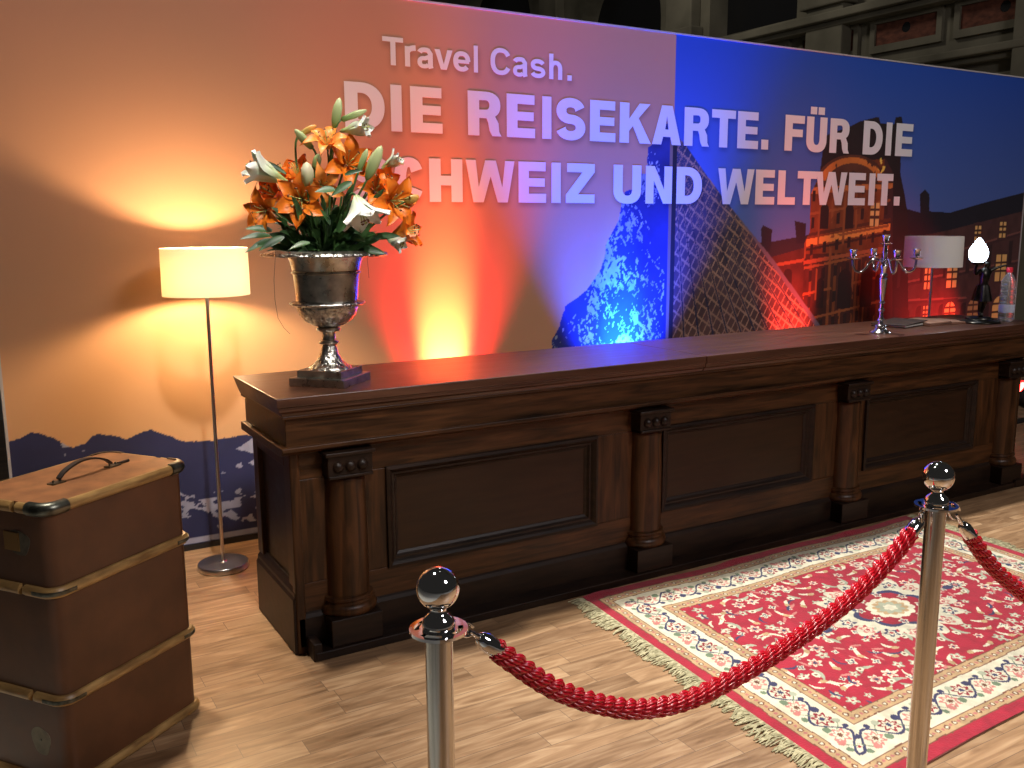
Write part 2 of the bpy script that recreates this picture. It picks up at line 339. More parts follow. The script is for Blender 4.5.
DOME = [(5.41,2.04),(5.42,2.14),(5.46,2.27),(5.7,2.34),(5.8,2.38),(5.98,2.42),(6.01,2.42),(6.03,2.38),(6.19,2.38),(6.2,2.43),(6.27,2.44),(6.29,2.38),(6.29,2.14),(6.3,2.01),(6.36,1.87),(6.42,1.7),(6.52,0.79),(6.6,.4),(6.3,.4),(6.21,1.89),(5.40,1.90)]
BODY = [(5.32,1.85),(5.33,1.58),(5.28,1.5),(5.31,0.4),(6.36,0.4),(6.21,2.02),(6.12,2.12),(5.83,2.10),(5.6,2.12),(5.42,2.01)]
LWING = [(4.72,1.43),(4.84,1.51),(4.91,1.51),(5.33,1.56),(5.37,0.4),(4.97,0.4)]
CH = [[(4.84,1.6),(4.86,1.63),(4.95,1.60),(4.94,1.45),(4.86,1.45)], [(5.17,1.66),(5.29,1.64),(5.29,1.50),(5.2,1.50)]]
ROOF = [(6.39,1.75),(6.57,1.72),(6.55,1.86),(6.61,1.90),(6.67,1.86),(6.68,1.73),(6.95,1.72),(7.38,1.8),(8.0,1.90),(8.0,1.74),(6.99,1.585),(6.38,1.51)]
FAC = [(6.36,1.52),(6.99,1.59),(8.0,1.745),(8.0,0.3),(6.3,0.3)]
WIN = [(7.3,1.49,7.38,1.61),(7.64,1.51,7.73,1.64),(7.63,1.14,7.78,1.37),(6.97,1.11,7.1,1.29),(6.68,1.11,6.76,1.28),(6.97,.84,7.11,.99),(6.69,.86,6.75,.97),(7.63,.79,7.83,1.01),(7.28,.83,7.43,1.0),(5.98,1.62,6.08,1.79)]
ARCHED = {5, 7, 8}
DARK = [(5.70,1.60,5.79,1.78),(5.66,1.0,5.81,1.3),(5.43,1.02,5.51,1.24),(6.38,.8,6.52,.98),(5.43,1.6,5.52,1.78),(5.92,1.0,6.05,1.3),(6.08,1.05,6.15,1.25),(5.08,1.12,5.17,1.32),(6.62,.78,6.64,.9)]
def paint(X, Z):
    C = np.zeros(X.shape+(3,))
    def put(m, c): C[m] = c if np.ndim(c) == 1 else c[m]
    t = np.clip(Z/2.84, 0, 1)[..., None]
    C[:] = np.array((.66,.37,.155))*(1-t) + np.array((.60,.285,.185))*t
    n1 = fbm(X*5, Z*5, 3); n2 = fbm(X*14, Z*9, 11); n3 = fbm(X*9+Z*6, Z*22-X*7, 21)
    hill = inside(X+0.02*(n2-.5), Z+0.03*(n2-.5), HILL)
    base = np.array((.016,.019,.075))*(0.7+0.6*n1[..., None])
    put(hill, base)
    dep = (1.0-Z)
    snow = hill & (((n3 > .70) & (Z < .30) & (Z > .06)) | ((n3 > .72) & (n1 > .60)) | ((Z < .06) & (Z > .035)))
    snow |= hill & (X < 1.25) & (((Z-.16-.10*(n2-.5)-.05*np.sin(X*9)) > 0) & ((Z-.26-.12*(n1-.5)) < 0) & (n3 > .44) & (X > .62))
    snow |= inside(X, Z+.02*(n2-.5), [(1.14,.50),(1.22,.545),(1.36,.56),(1.5,.4),(1.32,.36),(1.2,.42),(1.26,.46)]) & (n2 > .38)
    snow |= inside(X, Z, [(.45,.53),(.49,.545),(.50,.50),(.53,.475),(.49,.485)]) | inside(X, Z, [(.83,.33),(.86,.30),(.93,.27),(.91,.275),(.84,.30)])
    put(snow, np.array((.30,.30,.40))*(0.6+.8*n2[..., None]))
    mt = inside(X+0.05*(n2-.5), Z+0.05*(n2-.5), MATT)
    put(mt, np.array((.020,.032,.20))*(0.5+1.0*n1[..., None]))
    hm = np.clip((1.75-Z)/1.0, 0, 1)
    s1 = fbm(X*62+Z*34, Z*20-X*15, 31, 4); s2 = fbm(X*7, Z*6, 71, 3); s3 = fbm(X*50-Z*30, Z*26+X*18, 35, 4)
    sn = mt & (np.maximum(s1, s3)*.62+.42*s2 + .075*hm - .5*np.clip(np.abs(X-3.62-.25*(1.6-Z)*.4)-.18, 0, .4) > .575) & (X < 3.98)
    put(sn, np.array((.40,.46,.58))*(0.35+1.0*n2[..., None]))
    R = X > 4.03
    s = np.clip((2.84-Z)/2.0, 0, 1)[..., None]; far = np.clip((X-4.0)/4.0, 0, 1)[..., None]
    sky = (np.array((.012,.085,.54))*(1-s) + np.array((.16,.24,.52))*s)*(1-.30*far)
    put(R, sky)
    # palace
    lw = inside(X, Z, LWING); put(lw, np.array((.085,.026,.016))*(.5+n2[..., None]))
    put(lw & (Z > 1.40+.18*(X-4.8)-.02) , np.array((.03,.022,.03)))
    put(lw & (np.abs(Z-1.33-.10*(X-4.8)) < .012), np.array((.35,.10,.035)))
    for c in CH: put(inside(X, Z, c), np.array((.02,.016,.026)))
    fc = inside(X, Z, FAC)
    put(fc, np.array((.075,.030,.028))*(.6+.8*n2[..., None]))
    for a, b in ((.172, .17), (.04,.09), (-.11, -.02)):
        zz = 1.12+a + b*(X-6.5); put(fc & (np.abs(Z-zz) < .011), np.array((.055,.022,.024))); put(fc & (np.abs(Z-zz-.02) < .008), np.array((.2,.075,.06)))
    put(inside(X, Z, ROOF), np.array((.011,.010,.018))*(.7+.6*n1[..., None]))
    dm = inside(X, Z, DOME); put(dm, np.array((.016,.011,.012))*(.6+.8*n1[..., None]))
    bo = inside(X, Z, BODY)
    put(bo, np.array((.24,.058,.016))*(.35+1.1*n2[..., None]))
    low = bo & (Z < 1.42); put(low, np.array((.075,.022,.014))*(.4+1.1*n2[..., None]))
    put(bo & (X > 6.17-.06*(Z-1)), np.array((.05,.02,.02)))
    for x_ in (5.36, 5.56, 5.62, 5.86, 5.90, 6.12):
        put(bo & (np.abs(X-x_) < .014) & (Z < 1.9), np.array((.24,.065,.02))*(.6+.6*n2[..., None]))
    for z0, k, h, c in ((1.50,.12,.026,(.85,.30,.06)), (1.555,.12,.012,(.10,.03,.015)), (1.36,.1,.014,(.40,.10,.035)), (1.87,.06,.022,(.62,.20,.05)), (1.45,.12,.01,(.05,.018,.012)), (1.91,.05,.012,(.08,.03,.015))):
        put(bo & (np.abs(Z-z0-k*(X-5.29)) < h) & (X < 6.22), np.array(c))
    bay = np.abs(((X-5.29)*7.5) % 1 - .5); flr = ((Z-.12*(X-5.29))*5.2) % 1
    put(bo & (bay < .13) & (flr > .30) & (flr < .72) & (X < 6.2) & (Z < 1.9), np.array((.03,.014,.012)))
    put(bo & (bay > .42) & (X < 6.2) & (n2 > .45) & (Z < 1.88), np.array((.30,.085,.025)))
    put(bo & (np.abs(flr-.86) < .05) & (n1 > .4) & (X < 6.2) & (Z < 1.9), np.array((.34,.10,.03)))
    bay = ((X-6.5)*3.4) % 1; put(fc & (np.abs(bay-.5) < .17) & (Z < .99) & (Z > .5) & ~((Z > .93) & ((bay-.5)**2+((Z-.93)*3.4)**2 > .029)), np.array((.028,.013,.014)))
    put(fc & (np.abs(bay-.5) < .10) & (np.abs(Z-1.25-.1*(X-6.5)) < .10), np.array((.035,.016,.017)))
    ar = np.hypot((X-5.76)/.36, (Z-1.90)/.215)
    put((bo | dm) & (ar < 1.12) & (Z > 1.93) & (X < 6.2), np.array((.10,.035,.018))*(.5+n2[..., None]))
    put((bo | dm) & (np.abs(ar-.93) < .10) & (Z > 1.95) & (n2 > .36) & (X < 6.2), np.array((.62,.19,.035))*(.4+1.1*n1[..., None]))
    st = ((X-6.07)/.05)**2+((Z-2.09)/.075)**2 < 1
    put(st & (n2 > .42), np.array((.9,.62,.10)))
    put(inside(X, Z, [(5.6,1.93),(5.76,2.03),(5.92,1.95)]), np.array((.06,.025,.018)))
    for (x0, z0, x1, z1) in DARK:
        m = (X > x0) & (X < x1) & (Z > z0) & (Z < z1); c = (x0+x1)/2; r = (x1-x0)/2
        m &= ~((Z > z1-r) & ((X-c)**2+(Z-z1+r)**2 > r*r)); put(m, np.array((.025,.011,.010)))
    for k, (x0, z0, x1, z1) in enumerate(WIN):
        m = (X > x0) & (X < x1) & (Z > z0) & (Z < z1)
        if k in ARCHED:
            c = (x0+x1)/2; r = (x1-x0)/2; m &= ~((Z > z1-r) & ((X-c)**2+(Z-z1+r)**2 > r*r))
        put((X > x0-.025) & (X < x1+.025) & (Z > z0-.02) & (Z < z1+.03) & fc & ~m, np.array((.07,.028,.028)))
        put(m, np.array((.85,.50,.17)) if k != 8 else np.array((.42,.24,.10)))
        bar = m & ((np.abs(X-(x0+x1)/2) < .009) | (np.abs(Z-(z0+(z1-z0)*.38)) < .010) | (np.abs(Z-(z0+(z1-z0)*.70)) < .009)); put(bar, np.array((.07,.03,.02)))
    # pyramid
    py = inside(X, Z, PYR) & R
    ax, az = 4.10, 2.20
    d = np.clip((az-Z), 1e-3, None); sl = np.clip((X-4.03)/(.06+d*1.055), 0, 1)
    dd = np.clip(d/1.35, 0, 1)[..., None]
    put(py, (np.array((.035,.045,.11))*(1-dd) + np.array((.11,.05,.038))*dd)*(.55+.9*n2[..., None]))
    k = sl*11
    g1 = np.abs(((X-4.03)*7.0 + (Z)*10.5) % 1 - .5); g2 = np.abs(((X-4.03)*15.5 - (Z)*9.0) % 1 - .5)
    put(py & ((g1 < .085) | (g2 < .085)), np.array((.44,.25,.165))*(.5+.9*n1[..., None]))
    mul = np.abs((k+.5) % 1 - .5); put(py & (mul < .07) & (sl > .03), np.array((.022,.022,.05)))
    put(py & (mul > .055) & (mul < .12) & (sl > .03) & (n2 > .4), np.array((.30,.17,.13)))
    put(py & (sl > .975), np.array((.16,.13,.17)))
    put((np.abs(X-4.045) < .018) & (Z < 2.25), np.array((.012,.010,.018)))
    put((X < 4.027) & (X > 4.0) & (Z < 2.2), np.array((.25,.16,.12)))
    return C
DX = 0.006
nx = int((WX1-WX0)/DX)+1; nz = int((WH-0.03)/DX)+1
gx = np.linspace(WX0, WX1, nx); gz = np.linspace(0.03, WH-0.01, nz)
GX, GZ = np.meshgrid(gx, gz)
def grid_mesh(name, P, colors, material, parent):
    ny_, nx_ = P.shape[:2]
    me = bpy.data.meshes.new(name); off = np.array(parent.location) if parent else np.zeros(3)
    idx = np.arange(ny_*nx_).reshape(ny_, nx_)
    q = np.stack([idx[:-1,:-1], idx[:-1,1:], idx[1:,1:], idx[1:,:-1]], -1).reshape(-1, 4)
    me.vertices.add(ny_*nx_); me.vertices.foreach_set('co', (P.reshape(-1,3)-off).astype(np.float32).ravel())
    me.loops.add(q.size); me.loops.foreach_set('vertex_index', q.astype(np.int32).ravel())
    me.polygons.add(len(q)); me.polygons.foreach_set('loop_start', np.arange(0, q.size, 4, dtype=np.int32))
    me.update(calc_edges=True); me.validate()
    me.polygons.foreach_set('use_smooth', np.ones(len(q), bool))
    a = me.color_attributes.new('print', 'FLOAT_COLOR', 'POINT')
    a.data.foreach_set('color', np.concatenate([colors.reshape(-1,3), np.ones((ny_*nx_,1))], 1).astype(np.float32).ravel())
    me.materials.append(material); o = bpy.data.objects.new(name, me); COL.objects.link(o)
    if parent: o.parent = parent
    return o
def attr_mat(name, rough, bump=0):
    m = mat(name, (.5,.5,.5), rough); t, n, l, b = nt(m)
    a = n.new('ShaderNodeAttribute'); a.attribute_name = 'print'; l.new(a.outputs['Color'], b.inputs['Base Color'])
    if bump:
        no = n.new('ShaderNodeTexNoise'); no.inputs['Scale'].default_value = 260; bp = n.new('ShaderNodeBump'); bp.inputs['Strength'].default_value = bump; bp.inputs['Distance'].default_value = .004
        l.new(no.outputs['Fac'], bp.inputs['Height']); l.new(bp.outputs[0], b.inputs['Normal'])
    return m
ripple = 0.004*np.sin(GX*3.1+0.6)+0.002*np.sin(GZ*5+GX*1.3)
PRINT = paint(GX, GZ)
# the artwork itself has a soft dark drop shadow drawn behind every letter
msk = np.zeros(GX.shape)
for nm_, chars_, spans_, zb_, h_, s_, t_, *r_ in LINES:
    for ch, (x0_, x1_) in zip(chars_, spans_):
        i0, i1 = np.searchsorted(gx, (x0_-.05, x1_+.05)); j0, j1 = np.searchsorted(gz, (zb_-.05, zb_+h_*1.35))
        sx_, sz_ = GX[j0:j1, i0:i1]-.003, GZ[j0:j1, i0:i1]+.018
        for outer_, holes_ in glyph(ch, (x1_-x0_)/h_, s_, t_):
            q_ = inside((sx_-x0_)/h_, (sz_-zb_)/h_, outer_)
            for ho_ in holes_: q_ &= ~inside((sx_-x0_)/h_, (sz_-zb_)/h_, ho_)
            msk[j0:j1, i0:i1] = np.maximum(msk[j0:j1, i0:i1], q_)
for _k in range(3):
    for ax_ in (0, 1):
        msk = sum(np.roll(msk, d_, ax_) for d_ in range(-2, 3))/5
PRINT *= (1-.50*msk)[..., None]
P3 = np.stack([GX, WY+0.0004+0*ripple, GZ], -1)
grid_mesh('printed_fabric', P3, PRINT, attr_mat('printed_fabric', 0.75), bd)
MB().box(WX0, WX1, WY+0.006, WY+0.12, 0.0, WH-0.012).build('panel_core', mat('grey_panel_core', (.25,.25,.24), .7), bd)
mb = MB(); mb.box(WX0-.012, WX1+.012, WY-.004, WY+.125, WH-.012, WH-.002).box(WX0-.012, WX0, WY-.004, WY+.125, 0, WH-.012).box(WX1, WX1+.012, WY-.004, WY+.125, 0, WH-.012)
mb.build('edge_profile', mat('white_edge_profile', (.5,.47,.46), .4), bd)
MB().box(WX0, WX1, WY-.006, WY+.004, 0.0, 0.028).build('base_rail', mat('black_base_rail', (.012,.012,.014), .5), bd)

white_letter = mat('white_letter', (.86,.84,.86), .55)
LT_TH = 0.0006
def letter(parent, ch, x0, x1, zb, h, s, t):
    w = (x1-x0)/h
    mb = MB()
    for gi, (outer, holes) in enumerate(glyph(ch, w, s, t)):
        loops = [outer]+holes
        tri = tessellate_polygon([[Vector((p[0], p[1], 0)) for p in lp] for lp in loops])
        pts = [p for lp in loops for p in lp]; n = len(pts)
        v = [(x0+p[0]*h, WY-LT_TH-gi*.0002, zb+p[1]*h) for p in pts]+[(x0+p[0]*h, WY+.003, zb+p[1]*h) for p in pts]
        f = [tuple(q) for q in tri]+[tuple(i+n for i in q[::-1]) for q in tri]; b = 0
        for lp in loops:
            k = len(lp); f += [(b+i, b+(i+1) % k, n+b+(i+1) % k, n+b+i) for i in range(k)]; b += k
        mb.add(v, f)
    return mb.build('letter', white_letter, parent)
def line(name, chars, spans, zb, h, s, t, trim=0.004):
    e = empty(name, Vector(((spans[0][0]+spans[-1][1])/2, WY, zb))-bd.location, bd)
    for ch, (a, b) in zip(chars, spans): letter(e, ch, a+trim, b-trim, zb, h, s, t)
for ln in LINES: line(*ln)

# ------------------------------------------------------------------ counter
CX0, CX1 = 0.985, 5.70
YF = 3.33            # face of the body
ct = thing('reception_counter', ((CX0+CX1)/2, 3.55, 0), 'long dark oak reception counter with three recessed panels and half columns', 'counter')
YB = 3.84
FX0 = 0.93; FX1 = 5.755; FY = 3.255
seam = 2.985
# moulded top in two lengths
def top_prof(y_f):
    return [(y_f, 1.03), (y_f, .996), (y_f+.008, .992), (y_f+.008, .978), (y_f+.020, .968), (y_f+.026, .955), (YB+.04, .955), (YB+.04, 1.03)]
for a, b in ((FX0, seam-.0015), (seam+.0015, FX1)):
    mb = MB()
    n_left = a == FX0; n_right = b == FX1
    pr = top_prof(FY)
    base = pr[0][0]
    loop = []
    vs = []; m = len(pr)
    for end, x in ((0, a), (1, b)):
        for (y, z) in pr:
            o = 0.026-min(.026, max(0, y-FY)) if y < FY+.1 else (0.026 if z > 1.0 else 0)
            dx = min(.026, max(0, y-FY)) if y < FY+.1 else (0 if z > 1.0 else .026)
            xx = x + (dx if end == 0 and n_left else (-dx if end == 1 and n_right else 0))
            vs.append((xx, y, z))
    fs = [(i, (i+1) % m, m+(i+1) % m, m+i) for i in range(m)]+[tuple(range(m-1, -1, -1)), tuple(range(m, 2*m))]
    mb.add(vs, fs); mb.build('countertop', wood_t, ct, .003)
MB().box(FX0+.04, FX1-.04, FY+.042, YB+.02, .835, .956).build('frieze', wood_h, ct, .003)
mb = MB()
mb.box(FX0+.026, FX1-.026, FY+.026, YB+.03, .945, .957)
mb.sweep_x([(FY+.018, .838), (FY+.018, .822), (FY+.034, .810), (FY+.06, .803), (YB+.02, .803), (YB+.02, .838)], FX0+.018, FX1-.018)
mb.build('cornice_moulding', wood_h, ct, .003)
MB().box(CX0+.03, CX1-.03, YF+.03, YB-.02, .03, .81).build('carcass', wood_b, ct)
# front frame: rails, stiles; panels
PAN = [(1.378, 2.403), (2.79, 3.815), (4.231, 5.228)]
PZ0, PZ1 = .283, .697
MB().box(CX0+.005, CX1-.005, YF, YF+.04, PZ1, .806).build('rail', wood_h, ct, .003)
MB().box(CX0+.005, CX1-.005, YF, YF+.04, .165, PZ0).build('rail', wood_h, ct, .003)
xs = [CX0+.005]+[v for p in PAN for v in p]+[CX1-.005]
for i in range(0, len(xs), 2): MB().box(xs[i], xs[i+1], YF+.0005, YF+.0395, PZ0, PZ1).build('stile', wood_v, ct, .003)
def frame_xz(x0, x1, z0, z1, prof):
    """mitred moulding round an opening, prof = (inward, y)"""
    mb = MB(); cs = [(x0, z0, 1, 1), (x1, z0, -1, 1), (x1, z1, -1, -1), (x0, z1, 1, -1)]; n = len(prof)
    v = [(x+sx*o, y, z+sz*o) for x, z, sx, sz in cs for o, y in prof]
    f = [(j*n+i, ((j+1) % 4)*n+i, ((j+1) % 4)*n+(i+1) % n, j*n+(i+1) % n) for j in range(4) for i in range(n)]
    return mb.add(v, f)
for x0, x1 in PAN:
    frame_xz(x0, x1, PZ0, PZ1, [(-.006, YF+.001), (-.004, YF-.012), (.008, YF-.015), (.018, YF-.006), (.026, YF+.004), (.034, YF+.004), (.042, YF+.014), (.052, YF+.020), (.052, YF+.035), (-.006, YF+.035)]).build('panel_moulding', wood_b, ct)
    MB().box(x0+.045, x1-.045, YF+.022, YF+.036, PZ0+.045, PZ1-.045).build('panel', wood_p, ct)
# half columns
for cx, w in ((1.204, .176), (2.690, .176), (4.085, .176), (5.535, .176)):
    e = empty('half_column', Vector((cx, YF, 0))-ct.location, ct)
    h = w/2
    def halfround(r, z, n=14): return [(cx-r*math.cos(PI*i/n), YF+.005-r*.82*math.sin(PI*i/n), z) for i in range(n+1)]
    def stack(prof):
        mb = MB(); n = 15; v = []; f = []
        for r, z in prof: v += halfround(r, z)
        m = len(prof)
        for j in range(m-1):
            for i in range(n-1): f.append((j*n+i, j*n+i+1, (j+1)*n+i+1, (j+1)*n+i))
            f.append((j*n+n-1, j*n, (j+1)*n, (j+1)*n+n-1))
        f += [tuple(range(n-1, -1, -1)), tuple((m-1)*n+i for i in range(n))]
        return mb.add(v, f, True)
    stack([(h*.97, .215), (h*.98, .40), (h*.95, .55), (h*.90, .66), (h*.93, .675), (h*.93, .69), (h*.88, .695)]).build('shaft', wood_v, e)
    stack([(h*1.18, .142), (h*1.28, .152), (h*1.30, .168), (h*1.22, .182), (h*1.08, .187), (h*1.06, .196), (h*1.16, .203), (h*1.12, .214), (h*.98, .218)]).build('base_torus', wood_v, e)
    MB().box(cx-h*1.2, cx+h*1.2, YF-.088, YF+.005, .035, .144).build('plinth_block', wood_b, e, .004)
    cb = MB().box(cx-h*1.02, cx+h*1.02, YF-.07, YF+.005, .700, .790).box(cx-h*1.14, cx+h*1.14, YF-.082, YF+.005, .788, .803)
    for k in range(3): cb.sphere((cx-h*.55+k*h*.55, YF-.066, .745), .024, 12, 8)
    cb.box(cx-h*1.02, cx+h*1.02, YF-.078, YF, .700, .712)
    cb.build('capital', wood_b, e, .003)
# base boards
MB().sweep_x([(YF-.012, .03), (YF-.012, .145), (YF-.006, .16), (YF+.004, .168), (YF+.03, .168), (YF+.03, .03)], CX0+.01, CX1-.01).build('baseboard', wood_b, ct, .002)
MB().box(1.028, FX1-.03, YF-.10, YF+.05, 0, .035).build('foot_step', wood_b, ct, .004)
MB().box(FX1-.2, FX1+.0, YF-.105, YF+.3, 0, .05).build('corner_foot', wood_b, ct, .004)
MB().box(CX0+.035, 1.055, YF-.098, YF, .0, .072).build('corner_foot', wood_b, ct, .004)
# end panel (left), framed
XE = CX0+.005
for (y0, y1, z0, z1) in ((YF, YF+.075, .27, .806), (YB-.07, YB, .27, .806), (YF+.0755, YB-.0705, .74, .806)):
    MB().box(XE-.002, XE+.03, y0, y1, z0, z1).build('end_stile', wood_v, ct, .003)
MB().box(XE+.018, XE+.03, YF+.06, YB-.06, .25, .75).build('end_panel', wood_p, ct)
eb = MB(); pr = [(.012, .004), (.012, .225), (.005, .236), (.005, .25), (-.004, .262), (-.012, .278), (-.03, .278), (-.03, .004)]
v = [(XE-o-.002, y, z) for y in (YF-.005, YB) for o, z in pr]; n = len(pr)
eb.add(v, [(i, (i+1) % n, n+(i+1) % n, n+i) for i in range(n)]+[tuple(range(n-1, -1, -1)), tuple(range(n, 2*n))])
eb.build('end_plinth', wood_b, ct, .002)
for (y0, y1, z0, z1) in ((YF, YB, .03, .806),): MB().box(CX1-.03, CX1-.004, y0+.03, y1-.02, z0, z1).build('end_panel', wood_v, ct)
MB().box(XE-.004, XE+.034, YF-.012, YF+.03, .0, .806).build('corner_post', wood_v, ct, .006)

# ------------------------------------------------------------------ floor lamps
shade_mat = bpy.data.materials.new('linen_shade'); shade_mat.use_nodes = True
_n = shade_mat.node_tree.nodes; _l = shade_mat.node_tree.links
for q in list(_n):
    if q.type != 'OUTPUT_MATERIAL': _n.remove(q)
_d = _n.new('ShaderNodeBsdfDiffuse'); _t = _n.new('ShaderNodeBsdfTranslucent'); _m = _n.new('ShaderNodeMixShader')
_d.inputs[0].default_value = (.80,.74,.66,1); _t.inputs[0].default_value = (.86,.74,.42,1); _m.inputs[0].default_value = .06
_l.new(_d.outputs[0], _m.inputs[1]); _l.new(_t.outputs[0], _m.inputs[2]); _l.new(_m.outputs[0], [q for q in _n if q.type == 'OUTPUT_MATERIAL'][0].inputs[0])
bulb_mat = mat('warm_bulb', (1,.9,.7), .4, **{'Emission Color': (1,.70,.38,1), 'Emission Strength': 1050.0})
bulb_off = mat('unlit_bulb', (.85,.85,.85), .3)
def floor_lamp(loc, label, lit):
    L = thing('floor_lamp', loc, label, 'floor lamp', 'floor lamps with drum shades')
    x, y, _ = loc
    MB().lathe([(.02,.0),(.116,.0),(.12,.004),(.12,.026),(.117,.030),(.02,.034),(.016,.04)], 40, (x, y)).build('base', satin, L)
    MB().lathe([(.0085,.03),(.0085,1.33)], 14, (x, y)).build('pole', satin, L)
    sh = MB().lathe([(.196,1.332),(.194,1.548)], 56, (x, y), cap=False).build('lamp_shade', shade_mat, L)
    sp = MB()
    for k in range(3):
        a = k*2*PI/3+.5; sp.tube([(x+.012*math.cos(a), y+.012*math.sin(a), 1.345), (x+.194*math.cos(a), y+.194*math.sin(a), 1.338)], .002, 6)
    sp.lathe([(.010,1.345),(.010,1.382),(.008,1.388)], 16, (x, y)).build('bulb_holder', satin, L)
    MB().lathe([(.009,1.386),(.016,1.392),(.028,1.404),(.033,1.422),(.026,1.444),(.001,1.455)], 18, (x, y)).build('bulb', bulb_mat if lit else bulb_off, L)
    return L
lamp1 = floor_lamp((0.965, 4.43, 0), 'lit floor lamp with glowing cream drum shade on thin steel pole beside the urn', True)
lamp2 = floor_lamp((5.96, 4.2, 0), 'unlit floor lamp with pale grey drum shade behind the right end of counter', False)
# ------------------------------------------------------------------ coloured uplights behind the counter
black_metal = vary(mat('black_powder_coat', (.012,.012,.013), .45), (.008,.008,.009), (.02,.02,.021), (1,1,1), 30)
def uplight(x, y, color, power, aim, label, spread=46, blend=.9, zc=.20, core=None, glow=9):
    U = thing('uplight', (x, y, 0), label, 'uplight', 'coloured floor uplights along the backdrop')
    d = (Vector(aim)-Vector((x, y, zc))).normalized(); q = d.to_track_quat('Z', 'Y').to_matrix()
    def tilt(mb):
        mb.v = [tuple(q @ Vector((p[0], p[1], p[2]))+Vector((x, y, zc))) for p in mb.v]; return mb
    tilt(MB().lathe([(.05,-.10),(.085,-.08),(.095,-.02),(.095,.075),(.088,.075),(.088,.05),(.04,.05)], 28)).build('housing', black_metal, U)
    lm = mat('uplight_lens', color, .3, **{'Emission Color': (*color, 1), 'Emission Strength': glow})
    tilt(MB().lathe([(.001,.052),(.086,.052),(.080,.060),(.001,.064)], 24)).build('lens', lm, U)
    br = MB()
    for s in (-1, 1): br.box(x+s*.112-.006, x+s*.112+.006, y-.018, y+.018, .008, zc+.03)
    br.box(x-.118, x+.118, y-.05, y+.05, 0, .010); br.build('bracket', black_metal, U, .002)
    for s in (-1, 1): MB().tube([(x+s*.092, y, zc), (x+s*.135, y, zc)], .014, 12).build('knob', black_metal, U)
    l = bpy.data.lights.new('uplight_beam', 'SPOT'); l.energy = power; l.color = color; l.spot_size = math.radians(spread); l.spot_blend = blend; l.shadow_soft_size = .05
    o = bpy.data.objects.new('uplight_beam', l); COL.objects.link(o); o.parent = U; o.location = Vector((0, 0, zc))+d*.08
    o.rotation_euler = d.to_track_quat('-Z', 'Y').to_euler()
    if core:
        l2 = bpy.data.lights.new('uplight_core_beam', 'SPOT'); l2.energy = core[0]; l2.color = core[1]; l2.spot_size = math.radians(core[2]); l2.spot_blend = 1.0; l2.shadow_soft_size = .04
        o2 = bpy.data.objects.new('uplight_core_beam', l2); COL.objects.link(o2); o2.parent = U; o2.location = o.location
        d2 = (Vector(core[3])-Vector((x, y, zc))).normalized(); o2.rotation_euler = d2.to_track_quat('-Z', 'Y').to_euler()
    return U
uplight(2.36, 4.57, (1.0, .022, .045), 560, (2.36, 4.80, 1.5), 'red uplight on the floor behind the counter below the slogan start', 62, 1.0, core=(1900, (1.0, .22, .09), 32, (2.36, 4.80, .90)))
uplight(3.62, 4.50, (.010, .055, 1.0), 1800, (3.64, 4.80, 1.65), 'blue uplight on the floor behind the counter below the mountain print', 70, core=(1000, (.02, .36, 1.0), 32, (3.62, 4.80, .85)))
uplight(5.20, 4.50, (1.0, .03, .02), 150, (5.16, 4.80, 1.2), 'red uplight on the floor behind the counter below the pyramid print', 46, 1.0, core=(330, (1.0, .05, .03), 40, (5.18, 4.80, 1.0)))
uplight(7.50, 4.36, (1.0, .03, .025), 300, (6.93, 4.74, .80), 'red uplight glowing on the floor just past the right counter end', 46, 1.0, zc=.23, glow=40)

# ------------------------------------------------------------------ silver urn
UX, UY, UZ = 1.222, 3.50, 1.03
urn = thing('urn', (UX, UY, UZ), 'tall tarnished silver urn on a square plinth at left end of the counter', 'urn')
def sq(mb, hw, z0, z1, rot=math.radians(43)):
    t = MB().box(-hw, hw, -hw, hw, z0, z1); c, s = math.cos(rot), math.sin(rot)
    mb.add([(UX+p[0]*c-p[1]*s, UY+p[0]*s+p[1]*c, p[2]) for p in t.v], t.f); return mb
mb = sq(MB(), .119, 1.03, 1.062); sq(mb, .095, 1.0615, 1.090)
mb.build('square_plinth', pewter, urn, .003)
mb = MB(); mb.lathe([(.085,1.089),(.080,1.097),(.066,1.104),(.048,1.122),(.034,1.150),(.028,1.178),(.028,1.184)], 36, (UX, UY), squash=lambda a, z: 1+.035*math.sin(12*a) if z < 1.17 else 1)
mb.build('fluted_foot', pewter_rough, urn)
MB().lathe([(.028,1.183),(.037,1.187),(.039,1.193),(.035,1.199),(.027,1.203),(.024,1.222),(.028,1.234),(.044,1.238),(.048,1.244),(.044,1.251),(.036,1.255)], 32, (UX, UY)).build('stem_knop', pewter, urn)
MB().lathe([(.036,1.254),(.062,1.262),(.090,1.280),(.108,1.302),(.118,1.330),(.118,1.338)], 48, (UX, UY), squash=lambda a, z: 1+.018*abs(math.sin(9*a))).build('gadrooned_bowl', pewter_rough, urn)
MB().lathe([(.118,1.337),(.140,1.341),(.146,1.347),(.143,1.352),(.120,1.358)], 40, (UX, UY), squash=lambda a, z: 1+.02*math.sin(16*a)).build('beaded_ledge', pewter_rough, urn)
MB().lathe([(.119,1.357),(.122,1.40),(.128,1.462),(.136,1.466),(.136,1.471),(.131,1.476),(.138,1.51),(.150,1.535),(.146,1.536),(.134,1.51),(.12,1.46),(.115,1.38),(.001,1.372)], 48, (UX, UY)).build('body', pewter, urn)
def wob(a, z): return 1+.022*math.sin(18*a)+.02*math.sin(7*a+1)
MB().lathe([(.149,1.533),(.185,1.533),(.232,1.530),(.240,1.535),(.236,1.543),(.20,1.553),(.165,1.550),(.146,1.540)], 72, (UX, UY), squash=wob).build('rim', pewter_rough, urn)

